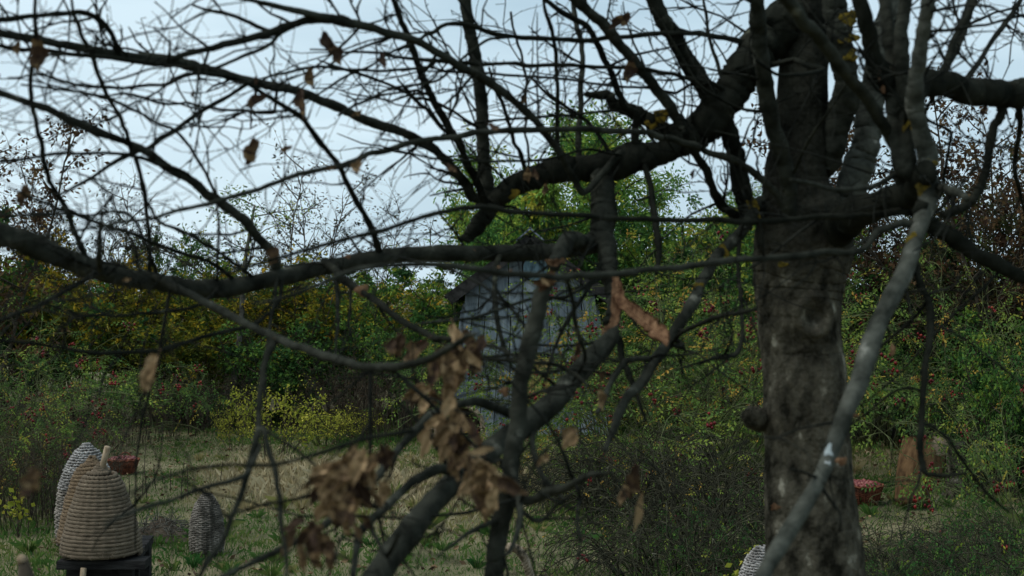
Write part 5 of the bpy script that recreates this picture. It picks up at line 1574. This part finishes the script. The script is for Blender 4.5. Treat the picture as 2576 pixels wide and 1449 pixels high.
for u, v, w, h, on in [(2297, 603, 38, 32, 'pole'), (2325, 480, 40, 44, 'pole'), (1898, 525, 26, 60, 'hang'), (1820, 632, 26, 34, 'hang'), (1755, 722, 28, 22, 'hang'),
                   (2135, 45, 46, 40, 'ystem'), (2132, 95, 54, 26, 'ystem'), (2140, 140, 36, 30, 'ystem'), (2283, 318, 28, 36, 'rstem4'), (2345, 412, 30, 24, 'rstem'),
                   (1665, 290, 40, 34, 'arch'), (1640, 312, 34, 24, 'B17'), (1288, 487, 40, 26, 'arch'), (1968, 665, 26, 14, 'trunk')]:
    blob('lichen', 'lichen', u, v, w, h, on, tilt=.5 if on == 'hang' else 0)
blob('pale_lichen', 'pale_lichen', 2082, 1150, 24, 56, 'pole', tilt=-.2)
blob('pale_lichen', 'pale_lichen', 2080, 1178, 16, 40, 'pole', tilt=-.1)
blob('pale_lichen', 'pale_lichen', 2196, 850, 24, 12, 'pole')
for u, v, w, h, on in [(2117, 1160, 34, 24, 'pole'), (1950, 1276, 30, 22, 'trunk'), (872, 652, 28, 30, 'low'), (615, 722, 18, 14, 'low'), (910, 732, 44, 40, 'diag2'), (690, 858, 26, 28, 'diag'),
                   (1155, 1190, 30, 26, 'broken'), (1445, 900, 20, 16, 'broken'), (1268, 985, 34, 30, 'K7'), (1205, 908, 24, 20, 'K7'), (2245, 880, 16, 44, 'pole'), (2150, 1045, 26, 14, 'pole'),
                   (2212, 175, 14, 60, 'rstem2'), (2222, 225, 14, 30, 'rstem2'), (1255, 672, 10, 8, 'E1'), (1285, 680, 10, 8, 'E1'), (1420, 618, 16, 40, 'peel'), (1400, 652, 40, 16, 'peel'), (1190, 632, 18, 14, 'low'), (690, 636, 40, 34, 'A3')]:
    blob('cut_scar', 'bare_wood', u, v, w * .78, h * .78, on, thick=.3)

# splintered wood where the limb snapped
def splinter(uvw, d0, d1, flat, seed, tree=TREE):
    uvw = np.array(uvw, float)
    path = smooth_path(uvw, 7)
    n = len(path)
    r = np.random.default_rng(seed)
    d = np.linspace(d0, d1, n)
    pts = np.stack([(path[:, 0] - 1288) / FOC * d, d, CAM_Z - (path[:, 1] - 724.5) / FOC * d], -1)
    w = path[:, 2] / 2 / FOC * d * (1 + r.normal(0, .15, n))
    tan = nz(np.gradient(pts, axis=0))
    side = nz(np.cross(tan, np.array([0, 1.0, 0])))
    back = np.cross(tan, side)
    K = 19
    b = MB()
    V = []
    gro = r.normal(0, .30, K)
    for i in range(n):
        for k in range(K):
            s = k / (K - 1) * 2 - 1
            V.append(pts[i] + side[i] * w[i] * s + back[i] * w[i] * flat * (.8 * s * s + gro[k] + .12 * math.sin(s * 9 + i * .2) + r.normal(0, .05)))
    V = np.array(V)
    V2 = V + np.repeat(back, K, 0) * .006
    i = np.arange(n - 1)[:, None] * K; j = np.arange(K - 1)[None]
    q = np.stack([i + j, i + j + 1, i + K + j + 1, i + K + j], -1).reshape(-1, 4)
    N = n * K
    edge = [(k, k + 1) for k in range(K - 1)] + [(N - K + k, N - K + k + 1) for k in range(K - 1)] + [(a * K, a * K + K) for a in range(n - 1)] + [(a * K + K - 1, a * K + 2 * K - 1) for a in range(n - 1)]
    b.add(np.concatenate([V, V2]), None, np.concatenate([q, q[:, ::-1] + N, np.array([[a, c, c + N, a + N] for a, c in edge])]))
    b.build('splinter', M['bare_wood'], tree, offset=tree.location)
splinter([(1546, 690, 10), (1554, 735, 30), (1549, 775, 28), (1546, 805, 20), (1538, 832, 30), (1528, 852, 38), (1518, 870, 22), (1508, 886, 4)], 3.68, 3.48, .35, 1)
splinter([(1552, 735, 14), (1564, 758, 24), (1592, 780, 34), (1626, 808, 36), (1650, 832, 38), (1664, 848, 42), (1672, 860, 22), (1677, 872, 3)], 3.66, 3.35, .4, 2)
splinter([(1390, 684, 12), (1382, 700, 32), (1370, 716, 26), (1356, 734, 5)], 2.97, 2.96, .6, 3, SAP)
splinter([(1340, 712, 6), (1356, 712, 16), (1380, 712, 18)], 2.96, 2.96, .5, 4, SAP)
splinter([(1372, 655, 6), (1392, 662, 18), (1420, 655, 10)], 3.5, 3.52, .5, 5)

# dead leaves, each one its own
LEAFM = []
def dead_leaves():
    r = np.random.default_rng(55)
    for k in range(6):
        b = MB()
        U, W = 9, 7
        tt = np.linspace(0, 1, U)
        wid = np.array([.04, .55, .85, 1.0, .98, .85, .62, .34, .03]) * r.uniform(.85, 1.1, U)
        V = []
        curl = r.uniform(.7, 1.5); bend = r.uniform(-.5, .6)
        for i in range(U):
            for j in range(W):
                s = j / (W - 1) * 2 - 1
                a = s * curl * (.6 + .4 * tt[i])
                x = math.sin(a) / max(curl, .6) * wid[i] * .30
                x += .045 * math.sin(tt[i] * 9 + k) * abs(s)
                y = -(1 - math.cos(a)) * .30 * wid[i] + .05 * math.sin(s * 5 + tt[i] * 7 + k) + bend * .25 * math.sin(tt[i] * 2.6) + r.normal(0, .012) + .02 * math.sin(tt[i] * 14) * abs(s)
                z = -tt[i] + .05 * abs(s) * (1 if i % 2 else -1)
                V.append((x, y, z))
        i = np.arange(U - 1)[:, None] * W; j = np.arange(W - 1)[None]
        q = np.stack([i + j, i + j + 1, i + W + j + 1, i + W + j], -1).reshape(-1, 4)
        b.add(np.array(V), None, q, np.clip(np.repeat(r.normal(.5, .16, U - 1), W - 1) + r.normal(0, .08, len(q)), 0, 1))
        b.tube([(0, 0, .16), (.01, .01, .06), (0, 0, -.02)], .012, 4, True, .2)
        LEAFM.append(b)
dead_leaves()
LMESH = {}
def leaf(u, v, h, d=None, rot=0.0, tint=.5, kind=None, wide=1.0, on=None, tree=TREE, yaw=None):
    """a leaf hanging from (u, v), h long in the picture, turned by rot in the picture plane"""
    r = np.random.default_rng(int(abs(u * 13 + v * 29 + h)) % 99991)
    k = r.integers(0, 6) if kind is None else kind
    if d is None:
        s = surface(u, v, on)
        d = s[2][1] - s[3] - .01
        tree = s[4]
    key = (int(k), round(tint * 5))
    if key not in LMESH:
        b = LEAFM[key[0]]
        save = b.qt, b.tt
        b.qt = [np.clip(a + (key[1] / 5 - .5), 0, 1) for a in b.qt]
        LMESH[key] = b.mesh('leaf', M['dead_leaf'])
        b.qt, b.tt = save
    o = bpy.data.objects.new('leaf', LMESH[key])
    COL.objects.link(o)
    c = P(u, v, d)
    L = h / FOC * d
    Rm = Matrix.Rotation(rot, 4, 'Y') @ Matrix.Rotation(r.uniform(-.5, .5) if yaw is None else yaw, 4, 'Z') @ Matrix.Rotation(r.uniform(-.35, .35), 4, 'X')
    o.matrix_world = Matrix.Translation(Vector(c)) @ Rm @ Matrix.Diagonal((L * wide * 1.15, L * wide * 1.25, L, 1))
    o.parent = tree
    o.matrix_parent_inverse = Matrix.Translation(-tree.location)
    return o
for u, v, h, rot, tint, wide, d in [
    (96, 92, 88, .05, .25, 1.1, 2.75), (46, 100, 42, .2, .3, 1.0, 2.8), (812, 78, 62, -.3, .2, 1.3, 3.0), (836, 108, 60, -.35, .12, 1.1, 3.0), (776, 168, 56, -.15, .3, 1.0, 3.0),
    (752, 222, 82, -.3, .45, .8, 3.1), (640, 344, 74, .25, .3, 1.15, 2.9), (668, 236, 64, 1.1, .2, .9, 3.0), (485, 228, 18, 0, .15, 1.5, 3.0), (1588, 34, 66, .95, .2, 1.1, 3.5),
    (1592, 150, 60, .2, .2, 1.2, 3.6), (1318, 236, 28, .1, .3, 1.2, 3.9), (1225, 312, 40, -.9, .15, 1.0, 2.9), (905, 402, 38, .2, .55, 1.6, 2.85), (735, 366, 36, 1.2, .35, .9, 2.9),
    (1120, 412, 40, -.9, .3, .9, 3.3), (66, 462, 66, .25, .35, 1.0, 2.6), (690, 622, 46, .2, .45, 1.5, 2.8), (398, 890, 92, .25, .75, 1.0, 2.25), (385, 940, 52, .6, .7, 1.1, 2.25), (82, 1172, 70, .0, .35, 1.5, 1.75),
    (78, 1212, 48, .5, .2, 1.4, 1.75), (1010, 835, 72, .3, .18, 1.3, 2.4), (985, 850, 50, .1, .15, 1.3, 2.4), (1218, 840, 54, .1, .2, 1.1, 2.6), (845, 420, 30, 1.3, .5, .8, 2.7), (330, 702, 24, 1.4, .6, .8, 2.7),
    (1328, 420, 40, .1, .6, 1.2, 3.9), (958, 130, 52, -.25, .2, .8, 3.2), (1340, 425, 34, -.5, .45, 1.1, 3.8), (2480, 262, 34, .3, .25, 1.2, 4.0), (910, 278, 30, 1.1, .3, 1.0, 3.1), (1512, 975, 60, -.1, .55, .8, 3.0),
    (1520, 930, 36, .3, .4, 1.0, 3.0), (1445, 1072, 62, .35, .62, 1.4, 2.5), (1380, 1140, 42, .8, .55, 1.0, 2.5), (1598, 1165, 92, .05, .5, .95, 2.8), (1580, 1215, 62, .35, .42, .9, 2.8), (1616, 1240, 96, .18, .75, .5, 2.75),
    (1360, 700, 30, -.9, .7, .8, 2.9), (1745, 425, 28, .2, .1, .8, 3.7), (645, 190, 24, .2, .25, 1.0, 3.0), (1375, 460, 34, .3, .3, 1.0, 3.9), (1195, 862, 40, .5, .4, 1.0, 2.6), (1460, 862, 40, .3, .2, 1.1, 3.0)]:
    leaf(u, v, h, d, rot, tint, None, wide)
rl = np.random.default_rng(66)
def cluster(cu, cv, su, sv, n, h, d, t0, rot0=0.0):
    for k in range(n):
        leaf(cu + rl.normal(0, su), cv + rl.normal(0, sv), h * rl.uniform(.6, 1.1), d + rl.uniform(-.07, .07), rot0 + rl.normal(0, .5), float(np.clip(t0 + .12 + rl.normal(0, .25), 0, 1)), None, rl.uniform(.65, 1.15))
cluster(1125, 880, 36, 26, 18, 99, 2.65, .55)
cluster(1090, 985, 20, 22, 7, 90, 2.65, .5, .25)
cluster(1150, 1010, 14, 10, 6, 79, 2.55, .85)
cluster(1135, 1070, 32, 28, 18, 88, 2.60, .5)
cluster(1215, 1185, 30, 24, 19, 95, 2.50, .5)
cluster(1170, 1150, 20, 14, 6, 64, 2.50, .45)
leaf(1245, 1128, 74, 2.3, 1.4, .7, 2, .5)
cluster(905, 1145, 34, 18, 19, 95, 2.20, .6, .35)
cluster(840, 1170, 26, 16, 12, 97, 2.20, .6, .7)
cluster(880, 1220, 34, 20, 14, 86, 2.20, .5, .1)
cluster(960, 1125, 18, 12, 7, 66, 2.25, .25)
cluster(800, 1345, 26, 26, 18, 82, 2.15, .38)
cluster(865, 1300, 20, 16, 7, 64, 2.20, .3)
